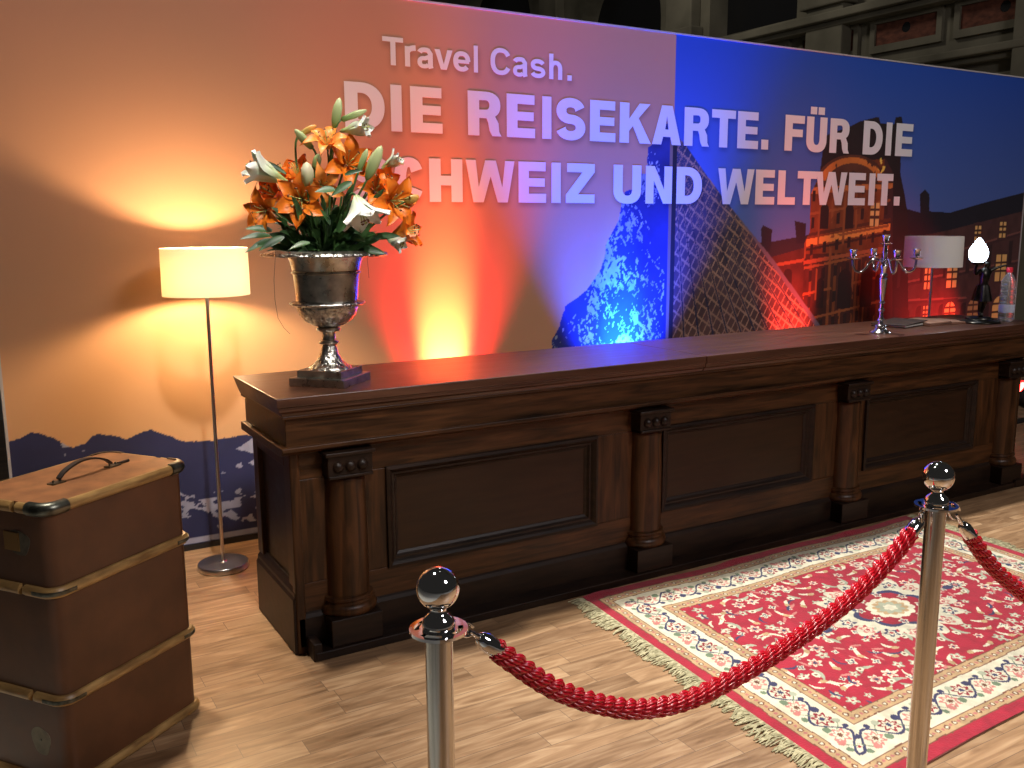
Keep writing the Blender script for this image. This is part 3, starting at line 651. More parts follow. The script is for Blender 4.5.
# ------------------------------------------------------------------ lilies
FWD = Vector((.33, .944, 0)); RGT = Vector((.944, -.33, 0)); UPV = Vector((0, 0, 1))
def bq(px, py, dep=0.0):
    """point of the bouquet seen at (px, py) in the photo, dep metres in front of the urn's axis"""
    d = _r2*((px-512)/924.8) - _u2*((py-384)/924.8) + _f; o = Vector((0, 0, 1.65))
    return o + d*(((Vector((UX, UY, 0))-FWD*dep-o).dot(FWD))/d.dot(FWD))
def vmix(m, c_base, c_tip, scale=6.0, z0=0.0, z1=.11, sub=0.15):
    """petal colour running from throat to tip along the flower's own axis"""
    t, n, l, b = nt(m); tc = n.new('ShaderNodeTexCoord'); sx = n.new('ShaderNodeSeparateXYZ'); mr = n.new('ShaderNodeMapRange')
    mr.inputs['From Min'].default_value = z0; mr.inputs['From Max'].default_value = z1
    mx = n.new('ShaderNodeMix'); mx.data_type = 'RGBA'; mx.inputs[6].default_value = (*c_base, 1); mx.inputs[7].default_value = (*c_tip, 1)
    l.new(tc.outputs['Object'], sx.inputs[0]); l.new(sx.outputs[2], mr.inputs['Value']); l.new(mr.outputs[0], mx.inputs[0])
    no = n.new('ShaderNodeTexNoise'); no.inputs['Scale'].default_value = 60; m2 = n.new('ShaderNodeMix'); m2.data_type = 'RGBA'; m2.blend_type = 'MULTIPLY'; m2.inputs[0].default_value = .35
    l.new(tc.outputs['Object'], no.inputs['Vector']); l.new(mx.outputs[2], m2.inputs[6]); l.new(no.outputs['Color'], m2.inputs[7])
    l.new(mx.outputs[2], b.inputs['Base Color'])
    b.inputs['Subsurface Weight'].default_value = sub; b.inputs['Subsurface Radius'].default_value = (.01,.006,.003)
    return m
orange_p = vmix(mat('orange_petal', (.8,.2,.03), .42), (.84,.27,.02), (.86,.19,.010), z0=.0, z1=.08)
orange_l = vmix(mat('pale_orange_petal', (.8,.3,.1), .42), (.84,.40,.09), (.86,.25,.03), z0=.0, z1=.08)
white_p = vmix(mat('white_petal', (.85,.85,.78), .42), (.42,.52,.24), (.90,.90,.84), z0=.0, z1=.075)
white_t = vmix(mat('white_trumpet_petal', (.85,.85,.78), .42), (.34,.45,.16), (.90,.90,.84), z0=.03, z1=.135)
bud_g = vmix(mat('green_bud', (.3,.4,.12), .4), (.13,.24,.05), (.46,.52,.25), z0=.0, z1=.09)
bud_c = vmix(mat('cream_bud', (.5,.5,.3), .4), (.25,.33,.10), (.66,.62,.42), z0=.0, z1=.07)
bud_o = vmix(mat('orange_bud', (.5,.3,.1), .4), (.30,.30,.07), (.72,.34,.07), z0=.0, z1=.06)
stem_m = mat('flower_stem', (.055,.13,.028), .5)
leaf_m = vary(mat('lily_leaf', (.03,.09,.02), .38), (.012,.042,.012), (.05,.12,.032), (1,1,1), 14, 4)
anther_m = mat('rust_anther', (.16,.045,.015), .6)
stamen_m = mat('stamen_filament', (.45,.5,.15), .5)
def petal_mesh(name, length, width, openr, curl, tube, material):
    """one petal: rises out of the throat, flares, curls back at the tip; flower axis is +Z"""
    nu, nv = 12, 7; V = []; F = []
    for i in range(nu+1):
        u = i/nu
        ax = tube + (length-tube)*1.0
        if u < tube/length: z = u*length; r = .006+.016*(u*length/tube)
        else:
            k = (u*length-tube)/(length-tube); ang = math.radians(openr)*k*1.0
            z = tube + (length-tube)*(k - .45*k*k*math.sin(math.radians(openr))*1.1 - curl*k**3)
            r = .022 + (length-tube)*math.sin(math.radians(openr))*(k**1.25)
        w = width*(math.sin(PI*min(1, (.14+.86*u)))**.75)*(.35+.65*min(1, u*2.0))
        if u > .97: w *= .3
        for j in range(nv):
            s = j/(nv-1)*2-1
            cup = (1-abs(s)**2)*(-.004) + .010*s*s*(1-u*.5)
            V.append((r - cup*.6 + .004*math.sin(9*u+4*s)*u, s*w*.5, z + cup + .003*math.sin(14*u)*abs(s)))
    for i in range(nu):
        for j in range(nv-1): F.append((i*nv+j, i*nv+j+1, (i+1)*nv+j+1, (i+1)*nv+j))
    me = bpy.data.meshes.new(name); me.from_pydata(V, [], F); me.polygons.foreach_set('use_smooth', [True]*len(F)); me.materials.append(material); me.update()
    return me
PM = {'open': petal_mesh('petal', .128, .066, 62, .30, .022, orange_p), 'open2': petal_mesh('petal', .130, .058, 74, .42, .020, orange_l), 'half': petal_mesh('petal', .122, .064, 34, .06, .030, orange_p),
      'trumpet': petal_mesh('petal', .155, .066, 27, .10, .080, white_t), 'bell': petal_mesh('petal', .125, .080, 40, -.02, .030, white_p)}
def rot_to(d, roll=0): return (Vector(d).normalized().to_track_quat('Z', 'Y').to_matrix() @ Matrix.Rotation(roll, 3, 'Z')).to_4x4()
STEM_FOOT = [Vector((UX+.035*math.cos(k*2.4), UY+.035*math.sin(k*2.4), 1.46)) for k in range(40)]
def add_stem(root, M, start, k):
    """stem from the flower's base down into the urn, in the root's own space"""
    inv = M.inverted(); p1 = start; d = M.to_3x3() @ Vector((0, 0, 1)); p2 = p1 - d*.05; p4 = STEM_FOOT[k % 40]
    p3 = (p2+p4)/2 + Vector((0, 0, .03)); pts = []
    ctrl = [p1, p2, p3, p4]
    for i in range(13):
        t = i/12; pts.append(inv @ (ctrl[0]*(1-t)**3+3*ctrl[1]*t*(1-t)**2+3*ctrl[2]*t*t*(1-t)+ctrl[3]*t**3))
    s = MB().tube(pts, [.0042+.001*i/12 for i in range(13)], 7)
    me = bpy.data.meshes.new('stem'); me.from_pydata([tuple(p) for p in s.v], [], s.f); me.polygons.foreach_set('use_smooth', [True]*len(s.f)); me.materials.append(stem_m)
    o = bpy.data.objects.new('stem', me); COL.objects.link(o); o.parent = root
def raw(name, mb, m, parent):
    me = bpy.data.meshes.new(name); me.from_pydata([tuple(p) for p in mb.v], [], mb.f); me.polygons.foreach_set('use_smooth', mb.s); me.materials.append(m)
    o = bpy.data.objects.new(name, me); COL.objects.link(o); o.parent = parent; return o
fc_ = [0]; STAMEN = {}
def lily(px, py, dep, face, style, label, scale=1.0, roll=0.0, name='lily', group='orange lilies in the urn'):
    """face = (right, up, toward the viewer)"""
    d = RGT*face[0]+UPV*face[1]-FWD*face[2]; d.normalize()
    c = bq(px, py, dep); L = {'trumpet': .10, 'half': .07, 'bell': .07}.get(style, .035)*scale
    M = Matrix.Translation(c-d*L) @ rot_to(d, roll) @ Matrix.Scale(scale, 4)
    root = tag(empty(name, (0,0,0)), label, 'flower', group); root.matrix_world = M
    for k in range(6):
        o = bpy.data.objects.new('petal', PM[style]); COL.objects.link(o); o.parent = root
        sc = 1.0 if k % 2 else .94
        o.matrix_local = Matrix.Rotation(k*PI/3+random.uniform(-.08,.08), 4, 'Z') @ Matrix.Rotation(random.uniform(-.12,.12), 4, 'Y') @ Matrix.Scale(sc, 4)
    hz = {'trumpet': .125, 'half': .10, 'bell': .09}.get(style, .085); sr = {'trumpet': .014, 'half': .02, 'bell': .012}.get(style, .036)
    if style not in STAMEN:
        st = MB(); st.tube([(0,0,.012), (sr*.45, 0, hz*.6), (sr, 0, hz)], .0012, 5); nf = len(st.f)
        st.tube([(sr, -.005, hz), (sr*1.06, 0, hz+.002), (sr, .005, hz)], .0026, 6)
        me = bpy.data.meshes.new('stamen'); me.from_pydata([tuple(p) for p in st.v], [], st.f); me.materials.append(stamen_m); me.materials.append(anther_m)
        for i, p in enumerate(me.polygons): p.material_index = int(i >= nf); p.use_smooth = True
        STAMEN[style] = me
    for k in range(6):
        o = bpy.data.objects.new('stamen', STAMEN[style]); COL.objects.link(o); o.parent = root
        o.matrix_local = Matrix.Rotation(k*PI/3+.4, 4, 'Z') @ Matrix.Scale(random.uniform(.92,1.05), 4)
    raw('pistil', MB().tube([(0,0,.01), (0,0,hz*1.1)], [.0016, .0026], 6), stamen_m, root)
    add_stem(root, M, c-d*L, fc_[0]); fc_[0] += 1
    return root
def bud(px, py, dep, face, length, m, label, w=.017):
    d = RGT*face[0]+UPV*face[1]-FWD*face[2]; d.normalize(); c = bq(px, py, dep)
    M = Matrix.Translation(c-d*length*.5) @ rot_to(d, .3); root = tag(empty('lily_bud', (0,0,0)), label, 'flower bud', 'closed lily buds in the urn'); root.matrix_world = M
    pr = [(.004,0),(.010,length*.06),(w*.85,length*.25),(w,length*.5),(w*.9,length*.72),(w*.5,length*.92),(.001,length)]
    raw('bud', MB().lathe(pr, 18, squash=lambda a, z: 1+.10*math.cos(3*a)), m, root)
    add_stem(root, M, c-d*length*.5, fc_[0]); fc_[0] += 1
OL = [
 (327,142,.06,(-.05,.75,.65),'open2','pale orange lily wide open at the very top of bouquet',.82),
 (349,163,.05,(.25,.2,.85),'open','orange lily below the top bloom, between two green buds',1.0),
 (296,170,.04,(-.35,.65,.55),'half','half-open orange lily behind the cream bud, left of centre',.9),
 (322,186,.08,(.15,-.2,.9),'open2','pale orange lily low in the middle beside the cream bud',.75),
 (301,199,.11,(-.1,.0,1),'open','large orange lily left of centre with ruffled drooping petals',1.05),
 (270,192,.06,(-.55,.35,.65),'half','orange lily at the left side under the white trumpet',.95),
 (264,211,.09,(-.55,-.15,.85),'open','orange lily lowest on the left, hanging over the leaves',.78),
 (386,181,.05,(.55,.25,.7),'half','orange lily on the right side just left of the green tip',.95),
 (394,201,.09,(.55,-.05,.85),'open','big orange lily facing out on the right side',1.0),
 (376,190,.07,(.2,.3,.9),'open','small orange lily behind the large one on the right',.75),
 (410,231,.08,(.85,.15,.45),'half','orange lily hanging out lowest on the right beyond the rim',1.0),
 (281,172,.0,(-.5,.7,.3),'half','partly hidden orange lily at the upper left behind others',.8)]
for a in OL: lily(*a[:5], a[5], a[6], random.uniform(0,1))
WL = [
 (362,128,.07,(.85,.10,.45),'trumpet','white trumpet lily at the upper right beneath the highest buds',.85),
 (257,169,.11,(-.93,.42,.12),'trumpet','white trumpet lily pointing left on the far left side',1.12),
 (363,216,.18,(.30,-.92,.25),'bell','big white lily hanging downward at the front right',1.12),
 (396,160,.05,(.8,.45,.3),'trumpet','small barely opened white lily at right edge beside slogan',.62),
 (399,243,.10,(.85,-.5,.4),'trumpet','greenish white lily pointing down right over the rim',.72)]
for a in WL: lily(*a[:5], a[5], a[6], random.uniform(0,1), group='white lilies in the urn')
for a in [(337,113,.02,(.22,1,.1),.115,bud_g,'upright green bud highest in the bouquet',.018),
          (354,115,.03,(1,.38,.1),.105,bud_g,'green bud leaning right above the upper white lily',.013),
          (304,139,.06,(-.7,.75,.2),.095,bud_g,'green bud leaning left beside the top orange lily',.016),
          (307,175,.14,(.02,1,.25),.095,bud_c,'cream coloured upright bud in the middle left',.024),
          (317,162,.06,(.3,1,.2),.065,bud_g,'small green bud just right of the cream bud',.016),
          (374,163,.13,(.42,.9,.2),.140,bud_g,'longest fat green bud at the right of the bouquet',.022),
          (363,160,.10,(.38,.9,.1),.090,bud_g,'narrow green bud touching the longest bud',.012),
          (412,199,.10,(.9,.35,.2),.060,bud_o,'yellowish orange bud at the right edge near the wall glow',.016),
          (308,130,.02,(.9,.5,.1),.075,bud_o,'small orange bud lying just above the top left green bud',.012)]: bud(*a[:7], w=a[7])
# greenery
rnd = random.Random(3)
gr = thing('bouquet_greenery', (UX, UY, 1.5), 'dark green leaves and stems filling the silver urn under the lilies', 'greenery')
def leaf(mb, base, d, length, width, droop=.25):
    d = d.normalized(); ref = (UPV*.5-FWD*rnd.uniform(.2,1.1)+RGT*rnd.uniform(-.5,.5)); side = d.cross(ref); side = side.normalized() if side.length > 1e-3 else RGT.copy(); up = side.cross(d); n = 7; V = []; F = []
    for i in range(n+1):
        t = i/n; p = base + d*(length*t) - UPV*(droop*length*t*t); w = width*.5*math.sin(PI*min(1, .06+.94*t)**.8)+.0005
        V += [p-side*w+up*w*.35, p, p+side*w+up*w*.35]
    for i in range(n): F += [(i*3, i*3+1, i*3+4, i*3+3), (i*3+1, i*3+2, i*3+5, i*3+4)]
    mb.add(V, F, True)
lv = MB(); sm = MB()
for k in range(230):
    a = rnd.uniform(0, 2*PI); rr = rnd.uniform(.02, .15)**1; z = rnd.uniform(1.545, 1.70) - rr*.25
    base = Vector((UX+rr*math.cos(a), UY+rr*math.sin(a), max(1.548, z)))
    el = rnd.uniform(.0, .9) if z < 1.6 else rnd.uniform(.2, 1.2)
    leaf(lv, base, Vector((math.cos(a+rnd.uniform(-.6,.6))*math.cos(el), math.sin(a+rnd.uniform(-.6,.6))*math.cos(el), math.sin(el))), rnd.uniform(.06,.115), rnd.uniform(.022,.038), rnd.uniform(.0,.45))
for (px, py, dx, dy, ln, w, dep) in [(270,236,-1,.05,.11,.032,.12),(274,240,-.9,-.25,.11,.034,.14),(272,231,-1,.25,.10,.03,.10),(284,237,-.8,-.3,.10,.03,.15),(291,222,-.6,.6,.10,.03,.12),(286,174,-.9,.62,.13,.020,.08),(352,182,-.9,-.45,.09,.028,.16),(335,190,-1,.05,.075,.03,.17),(345,175,.9,.35,.07,.022,.15),
        (330,225,-.4,.8,.08,.03,.2),(338,232,.5,.7,.08,.035,.2),(375,238,.9,.2,.10,.03,.12),(365,250,.9,-.05,.08,.03,.15),(310,243,-.7,-.1,.08,.03,.2),(300,215,-.3,.9,.09,.02,.12),(372,205,.5,.8,.09,.022,.10),(390,215,.9,.3,.08,.024,.05),(345,205,.3,.9,.1,.02,.12),(325,212,-.2,1,.1,.02,.12)]:
    leaf(lv, bq(px, py, dep), RGT*dx+UPV*dy-FWD*.2, ln, w, .15)
lv.build('leaves', leaf_m, gr)
for k in range(34):
    a = rnd.uniform(0, 2*PI); r0 = rnd.uniform(.01,.05); r1 = rnd.uniform(.03,.14)
    sm.tube([(UX+r0*math.cos(a), UY+r0*math.sin(a), 1.45), (UX+r1*.6*math.cos(a), UY+r1*.6*math.sin(a), 1.60), (UX+r1*math.cos(a), UY+r1*math.sin(a), rnd.uniform(1.66,1.78))], .0042, 6)
sm.build('stems', stem_m, gr)
tw = MB()
def curl(p, n=18):
    tw.tube([bq(*q) for q in p], .0009, 5)
curl([(276,248,.16),(275,262,.18),(274,280,.18),(275,300,.17),(278,318,.15),(284,328,.14),(290,334,.12)])
curl([(367,256,.15),(368,266,.16),(369,278,.16)])
curl([(270,170,.05),(258,180,.07),(251,196,.08),(250,212,.09),(256,226,.1)])
tw.build('tendrils', mat('dry_tendril', (.09,.05,.03), .6), gr)

# ------------------------------------------------------------------ travel trunk
A = Vector((.137, 2.796, 0)); B = Vector((.569, 3.113, 0)); D_ = Vector((-.053, 3.082, 0))
ux = (B-A).normalized(); uy = Vector((-ux.y, ux.x, 0)); TW = (B-A).length; TD = .335; TH = .878
trunk = thing('travel_trunk', A+ux*TW/2+uy*TD/2, 'worn brown vulcanised fibre travel trunk with wooden battens standing on end', 'travel trunk')
def rloop(w, d, r, n=6):
    out = []
    for cx_, cy_, a0 in ((w-r, r, -90), (w-r, d-r, 0), (r, d-r, 90), (r, r, 180)):
        for i in range(n+1):
            a = math.radians(a0+90*i/n); out.append((cx_+r*math.cos(a), cy_+r*math.sin(a), math.cos(a), math.sin(a)))
    return out
def tw_(x, y): p = A+ux*x+uy*y; return p.x, p.y
def world_loop(lp): return [(*tw_(x, y), *(ux*nx_+uy*ny_).to_2d()) for x, y, nx_, ny_ in lp]
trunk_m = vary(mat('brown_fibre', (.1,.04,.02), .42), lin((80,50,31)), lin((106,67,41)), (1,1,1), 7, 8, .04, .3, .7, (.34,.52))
trunk_t = vary(mat('lit_top_tan_fibre', (.2,.09,.04), .45), lin((128,82,50)), lin((172,114,70)), (3,3,3), 5, 8, .05, .3, .7)  # lighter copy of the brown fibre: overhead light put into the top's colour
batten_m = vary(mat('varnished_batten', (.4,.27,.12), .4), lin((122,88,48)), lin((196,156,96)), (2,2,10), 5, 7, .05, .3, .7)
cap_m = vary(mat('tarnished_corner_metal', (.1,.1,.08), .35, .9), (.05,.05,.04), (.2,.2,.16), (1,1,1), 30, 4)
leather = vary(mat('dark_leather', (.03,.018,.012), .5), (.015,.009,.007), (.05,.03,.02), (1,1,1), 40, 4, .1)
rl = rloop(TW, TD, .038)
wl = world_loop(rl)
body = MB(); n = len(wl)
body.add([(x, y, z) for z in (.012, TH) for x, y, _, _ in wl], [(i, (i+1) % n, n+(i+1) % n, n+i) for i in range(n)]+[tuple(range(n-1, -1, -1))], True)
body.build('body', trunk_m, trunk)
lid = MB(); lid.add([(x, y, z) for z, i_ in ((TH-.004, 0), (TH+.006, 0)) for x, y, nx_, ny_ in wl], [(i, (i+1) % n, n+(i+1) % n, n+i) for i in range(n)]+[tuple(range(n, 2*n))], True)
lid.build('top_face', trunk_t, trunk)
# half round battens: front piece wraps on to the narrow sides, the other piece closes the ring behind
def piece(z, back):
    full = rloop(TW, TD, .038, 6); pts = []
    if not back: seq = [(0, .105, -1, 0)]+full[21:28]+full[0:7]+[(TW, .10, 1, 0)]
    else: seq = [(TW, .125, 1, 0)]+full[7:14]+full[14:21]+[(0, .122, -1, 0)]
    prof = [(-.004, z-.016), (.008, z-.0155), (.0155, z-.008), (.0175, z), (.0155, z+.008), (.008, z+.0155), (-.004, z+.016)]
    MB().ring(world_loop(seq), prof, closed=False).build('wooden_batten', batten_m, trunk)
for z in (.868, .622, .292, .022): piece(z, False); piece(z, True)
full = rloop(TW, TD, .038, 6)
for z, hgt in ((.868, .020), (.622, .0175), (.292, .0175)):
    for k in (21, 0, 7, 14):
        lp = full[k:k+7]; e = .028
        a, b = lp[0], lp[-1]; ta = (a[3], -a[2]); tb = (-b[3], b[2])
        lp = [(a[0]+ta[0]*e, a[1]+ta[1]*e, a[2], a[3])]+lp+[(b[0]+tb[0]*e, b[1]+tb[1]*e, b[2], b[3])]
        if z > .8 or k == 21 or k == 0:
            big = z > .8
            h2 = hgt*1.0
            prof = [(-.003, z-h2), (.010, z-h2*.9), (.0185, z-h2*.5), (.0205, z), (.0185, z+h2*.5), (.010, z+h2*.9), (-.003, z+h2)] if big else [(-.003, z-.006), (.0180, z-.0058), (.0192, z), (.0180, z+.0058), (-.003, z+.006)]
            MB().ring(world_loop(lp), prof, closed=False).build('corner_cap', cap_m, trunk)
# handle on the top face, straps along the trunk's width
hx0, hx1, hy = .185, .385, .16; zt = TH+.006
hp = []
for i in range(13):
    t = i/12; x = hx0+(hx1-hx0)*t; hp.append((*tw_(x, hy), zt+.010+.036*math.sin(PI*t)**.7))
hm = MB()
for i in range(13):
    x, y, z = hp[i]
hv = []
for (x, y, z) in hp:
    w_ = uy*.0095
    hv += [(x-w_.x, y-w_.y, z), (x+w_.x, y+w_.y, z), (x+w_.x, y+w_.y, z+.006), (x-w_.x, y-w_.y, z+.006)]
hf_ = [(i*4+j, i*4+(j+1) % 4, (i+1)*4+(j+1) % 4, (i+1)*4+j) for i in range(12) for j in range(4)]+[(3,2,1,0), (48,49,50,51)]
hm.add(hv, hf_, True); hnd = hm.build('handle', leather, trunk)
for x in (hx0-.008, hx1+.008):
    c = tw_(x, hy); mb = MB()
    for s in (-1, 1): mb.tube([(c[0]+ux.x*s*.012+uy.x*s*.0, c[1]+ux.y*s*.012, zt), (c[0]+ux.x*s*.012, c[1]+ux.y*s*.012, zt+.012)], .0035, 8)
    q = [tw_(x-.024, hy-.013), tw_(x+.024, hy-.013), tw_(x+.024, hy+.013), tw_(x-.024, hy+.013)]
    mb.add([(p[0], p[1], z) for z in (zt, zt+.005) for p in q], [(3,2,1,0),(4,5,6,7),(0,1,5,4),(1,2,6,5),(2,3,7,6),(3,0,4,7)]); mb.build('handle_loop', cap_m, hnd)
c0, c1 = tw_(hx1+.03, hy), tw_(hx1+.075, hy)
mb = MB(); mb.tube([(c0[0], c0[1], zt+.004), (c1[0], c1[1], zt+.004)], .005, 8); mb.build('strap_end', leather, trunk)
# lock plate and a worn patch on the narrow side
def side_plate(y0, y1, z0, z1, m, name, round_=False, th=.004):
    mb = MB(); cy_, cz_ = (y0+y1)/2, (z0+z1)/2; N = 24
    if round_: pl_ = [(cy_+(y1-y0)/2*math.cos(2*PI*i/N)*(1+.12*math.sin(3*2*PI*i/N)), cz_+(z1-z0)/2*math.sin(2*PI*i/N)*(1+.1*math.sin(2*2*PI*i/N+1))) for i in range(N)]
    else: pl_ = [(y0,z0),(y1,z0),(y1,z1),(y0,z1)]
    k = len(pl_)
    mb.add([(*tw_(x, y), z) for x in (-th, .001) for y, z in pl_], [(i, (i+1) % k, k+(i+1) % k, k+i) for i in range(k)]+[tuple(range(k-1, -1, -1)), tuple(range(k, 2*k))])
    return mb.build(name, m, trunk)
side_plate(.115, .175, .735, .79, mat('worn_brass', (.30,.17,.06), .4, .8), 'lock_plate')
side_plate(.075, .165, .72, .80, vary(mat('rubbed_patch', (.1,.08,.05), .6), (.06,.045,.03), (.12,.10,.065), (1,1,1), 40), 'rubbed_patch', True, .0015)
side_plate(.070, .145, .10, .195, vary(mat('scraped_patch', (.2,.17,.1), .6), (.16,.13,.08), (.27,.23,.15), (1,1,1), 30), 'scraped_patch', True, .0015)
side_plate(.104, .112, .148, .156, cap_m, 'rivet', True, .005)

# ------------------------------------------------------------------ rope barrier
def stanchion(loc, label):
    x, y, _ = loc
    T = thing('stanchion', loc, label, 'barrier post', 'chrome rope barrier posts')
    MB().lathe([(.001,.0),(.158,.0),(.16,.006),(.156,.014),(.12,.026),(.06,.040),(.034,.052),(.029,.066)], 48, (x, y)).build('base', chrome, T)
    MB().lathe([(.0262,.05),(.0262,.898)], 32, (x, y)).build('pole', steel, T)
    # collar plate with four slots
    nseg = 64; mb = MB(); r0, r1, r2, r3 = .026, .036, .046, .055
    V = []; F = []
    for zz in (.903, .909):
        for r in (r0, r1, r2, r3):
            V += [(x+r*math.cos(2*PI*i/nseg), y+r*math.sin(2*PI*i/nseg), zz) for i in range(nseg)]
    for i in range(nseg):
        j = (i+1) % nseg; slot = (i % 16) in (3,4,5,6,7,8,9,10,11,12)
        for k in range(3):
            if k == 1 and slot: continue
            F += [((4+k)*nseg+i, (5+k)*nseg+i, (5+k)*nseg+j, (4+k)*nseg+j), (k*nseg+i, k*nseg+j, (k+1)*nseg+j, (k+1)*nseg+i)]
        F += [(3*nseg+i, 3*nseg+j, 7*nseg+j, 7*nseg+i)]
        if slot: F += [(nseg+i, nseg+j, 5*nseg+j, 5*nseg+i), (2*nseg+i, 2*nseg+j, 6*nseg+j, 6*nseg+i)]
    mb.add(V, F); mb.lathe([(.0263,.895),(.033,.897),(.034,.903)], 32, (x, y)); mb.build('collar', chrome, T, sharp=True)
    MB().lathe([(.028,.905),(.031,.912),(.031,.920),(.027,.930),(.019,.937),(.015,.942),(.0145,.948),(.019,.954)], 32, (x, y)).build('neck', chrome, T)
    MB().sphere((x, y, .9865), .0402, 40, 24).build('ball_finial', chrome, T)
    return T
s1 = stanchion((.703, 1.468, 0), 'left chrome barrier post with ball top, nearer the trunk')
s2 = dup(s1, (2.172, 1.468, 0), 'right chrome barrier post with ball top, standing before the rug')
s3 = dup(s1, (3.66, 1.30, 0), 'farthest right chrome barrier post holding the second rope')
rope_m = mat('red_silk_cord', (.60,.006,.020), .26, **{'Specular IOR Level': .8})
def catrom(P, n):
    P = [Vector(p) for p in P]; Q = [P[0]*2-P[1]]+P+[P[-1]*2-P[-2]]; out = []
    for k in range(len(P)-1):
        a, b, c, d = Q[k:k+4]
        for i in range(n):
            t = i/n; out.append(.5*((2*b)+(c-a)*t+(2*a-5*b+4*c-d)*t*t+(3*b-a-3*c+d)*t**3))
    out.append(P[-1]); return out
def rope(pts, label, hook_a, hook_b):
    R = thing('barrier_rope', pts[len(pts)//2], label, 'rope', 'twisted red barrier ropes')
    C = catrom(pts, 60)
    # even steps
    Ls = [0]
    for i in range(1, len(C)): Ls.append(Ls[-1]+(C[i]-C[i-1]).length)
    N = int(Ls[-1]/.0045); E = []; k = 0
    for i in range(N+1):
        s = Ls[-1]*i/N
        while k < len(C)-2 and Ls[k+1] < s: k += 1
        u = (s-Ls[k])/max(1e-9, Ls[k+1]-Ls[k]); E.append(C[k].lerp(C[k+1], u))
    T = [(E[min(i+1, N)]-E[max(i-1, 0)]).normalized() for i in range(N+1)]
    side = Vector((0, 1, 0)); FR = []
    for t in T:
        nn = (side-t*side.dot(t)).normalized(); FR.append((nn, t.cross(nn)))
    step = Ls[-1]/N; rs, rr = .0100, .0122
    cordmb = MB()
    for q in range(3):
        cen = []; 
        for i in range(N+1):
            a = -2*PI*(i*step/.092)+q*2*PI/3; cen.append(E[i]+(FR[i][0]*math.cos(a)+FR[i][1]*math.sin(a))*rs)
        cordmb.tube(cen, rr*.80, 8)
        for w in range(9):
            th = []
            for i in range(N+1):
                b = 2*PI*w/9 + 2*PI*(i*step/.060)
                a = -2*PI*(i*step/.092)+q*2*PI/3
                rad = FR[i][0]*math.cos(a)+FR[i][1]*math.sin(a); tan = T[i].cross(rad)
                th.append(cen[i]+(rad*math.cos(b)+tan*math.sin(b))*rr*.84)
            cordmb.tube(th, .0034, 5)
    cordmb.build('cord', rope_m, R, sharp=False)
    for (end, inner, hk) in ((E[0], E[4], hook_a), (E[-1], E[-5], hook_b)):
        d = (end-inner).normalized(); hk = Vector(hk)
        mb = MB(); L = .062; b0 = end-d*.012
        prof = [(0,.0175),(.004,.0185),(.010,.018),(L*.66,.018),(L*.70,.0165),(L*.86,.014),(L*.96,.009),(L,.004)]
        pts_ = [b0+d*p for p, _ in prof]; mb.tube(pts_, [r for _, r in prof], 24); mb.build('end_cap', chrome, R)
        tip = b0+d*L; mb = MB()
        v = hk-tip; sd = v.cross(Vector((0,0,1))).normalized() if v.cross(Vector((0,0,1))).length > 1e-4 else Vector((0,1,0))
        mb.tube([tip-d*.004, tip+v*.25, tip+v*.5], [.006,.0045,.004], 10)
        loop = []
        c = tip+v*.72; rad = v.length*.30+.004; e1 = v.normalized(); e2 = Vector((0,0,1)) if abs(e1.z) < .9 else Vector((1,0,0)); e2 = (e2-e1*e2.dot(e1)).normalized()
        for i in range(17):
            a = math.radians(200+290*i/16); loop.append(c+e1*math.cos(a)*rad+e2*math.sin(a)*rad*.75)
        mb.tube(loop, .003, 8); mb.build('hook', chrome, R)
RY = 1.468
rope([(.822,RY,.838),(.926,RY,.743),(1.0,RY,.690),(1.076,RY,.648),(1.184,RY,.606),(1.327,RY,.589),(1.511,RY,.614),(1.676,RY,.655),(1.851,RY,.714),(1.996,RY,.792),(2.075,RY,.850)],
     'twisted red rope sagging between the left and right barrier posts', (.752, RY, .898), (2.112, RY, .905))
rope([(2.318,RY-.008,.800),(2.40,RY-.02,.708),(2.494,RY-.03,.632),(2.62,RY-.045,.548),(2.78,RY-.06,.490),(2.95,RY-.08,.470),(3.12,RY-.10,.495),(3.3,RY-.125,.575),(3.45,RY-.145,.69),(3.56,RY-.155,.80)],
     'red rope dropping away at right edge from the right barrier post', (2.238, RY, .894), (3.612, 1.30, .900))

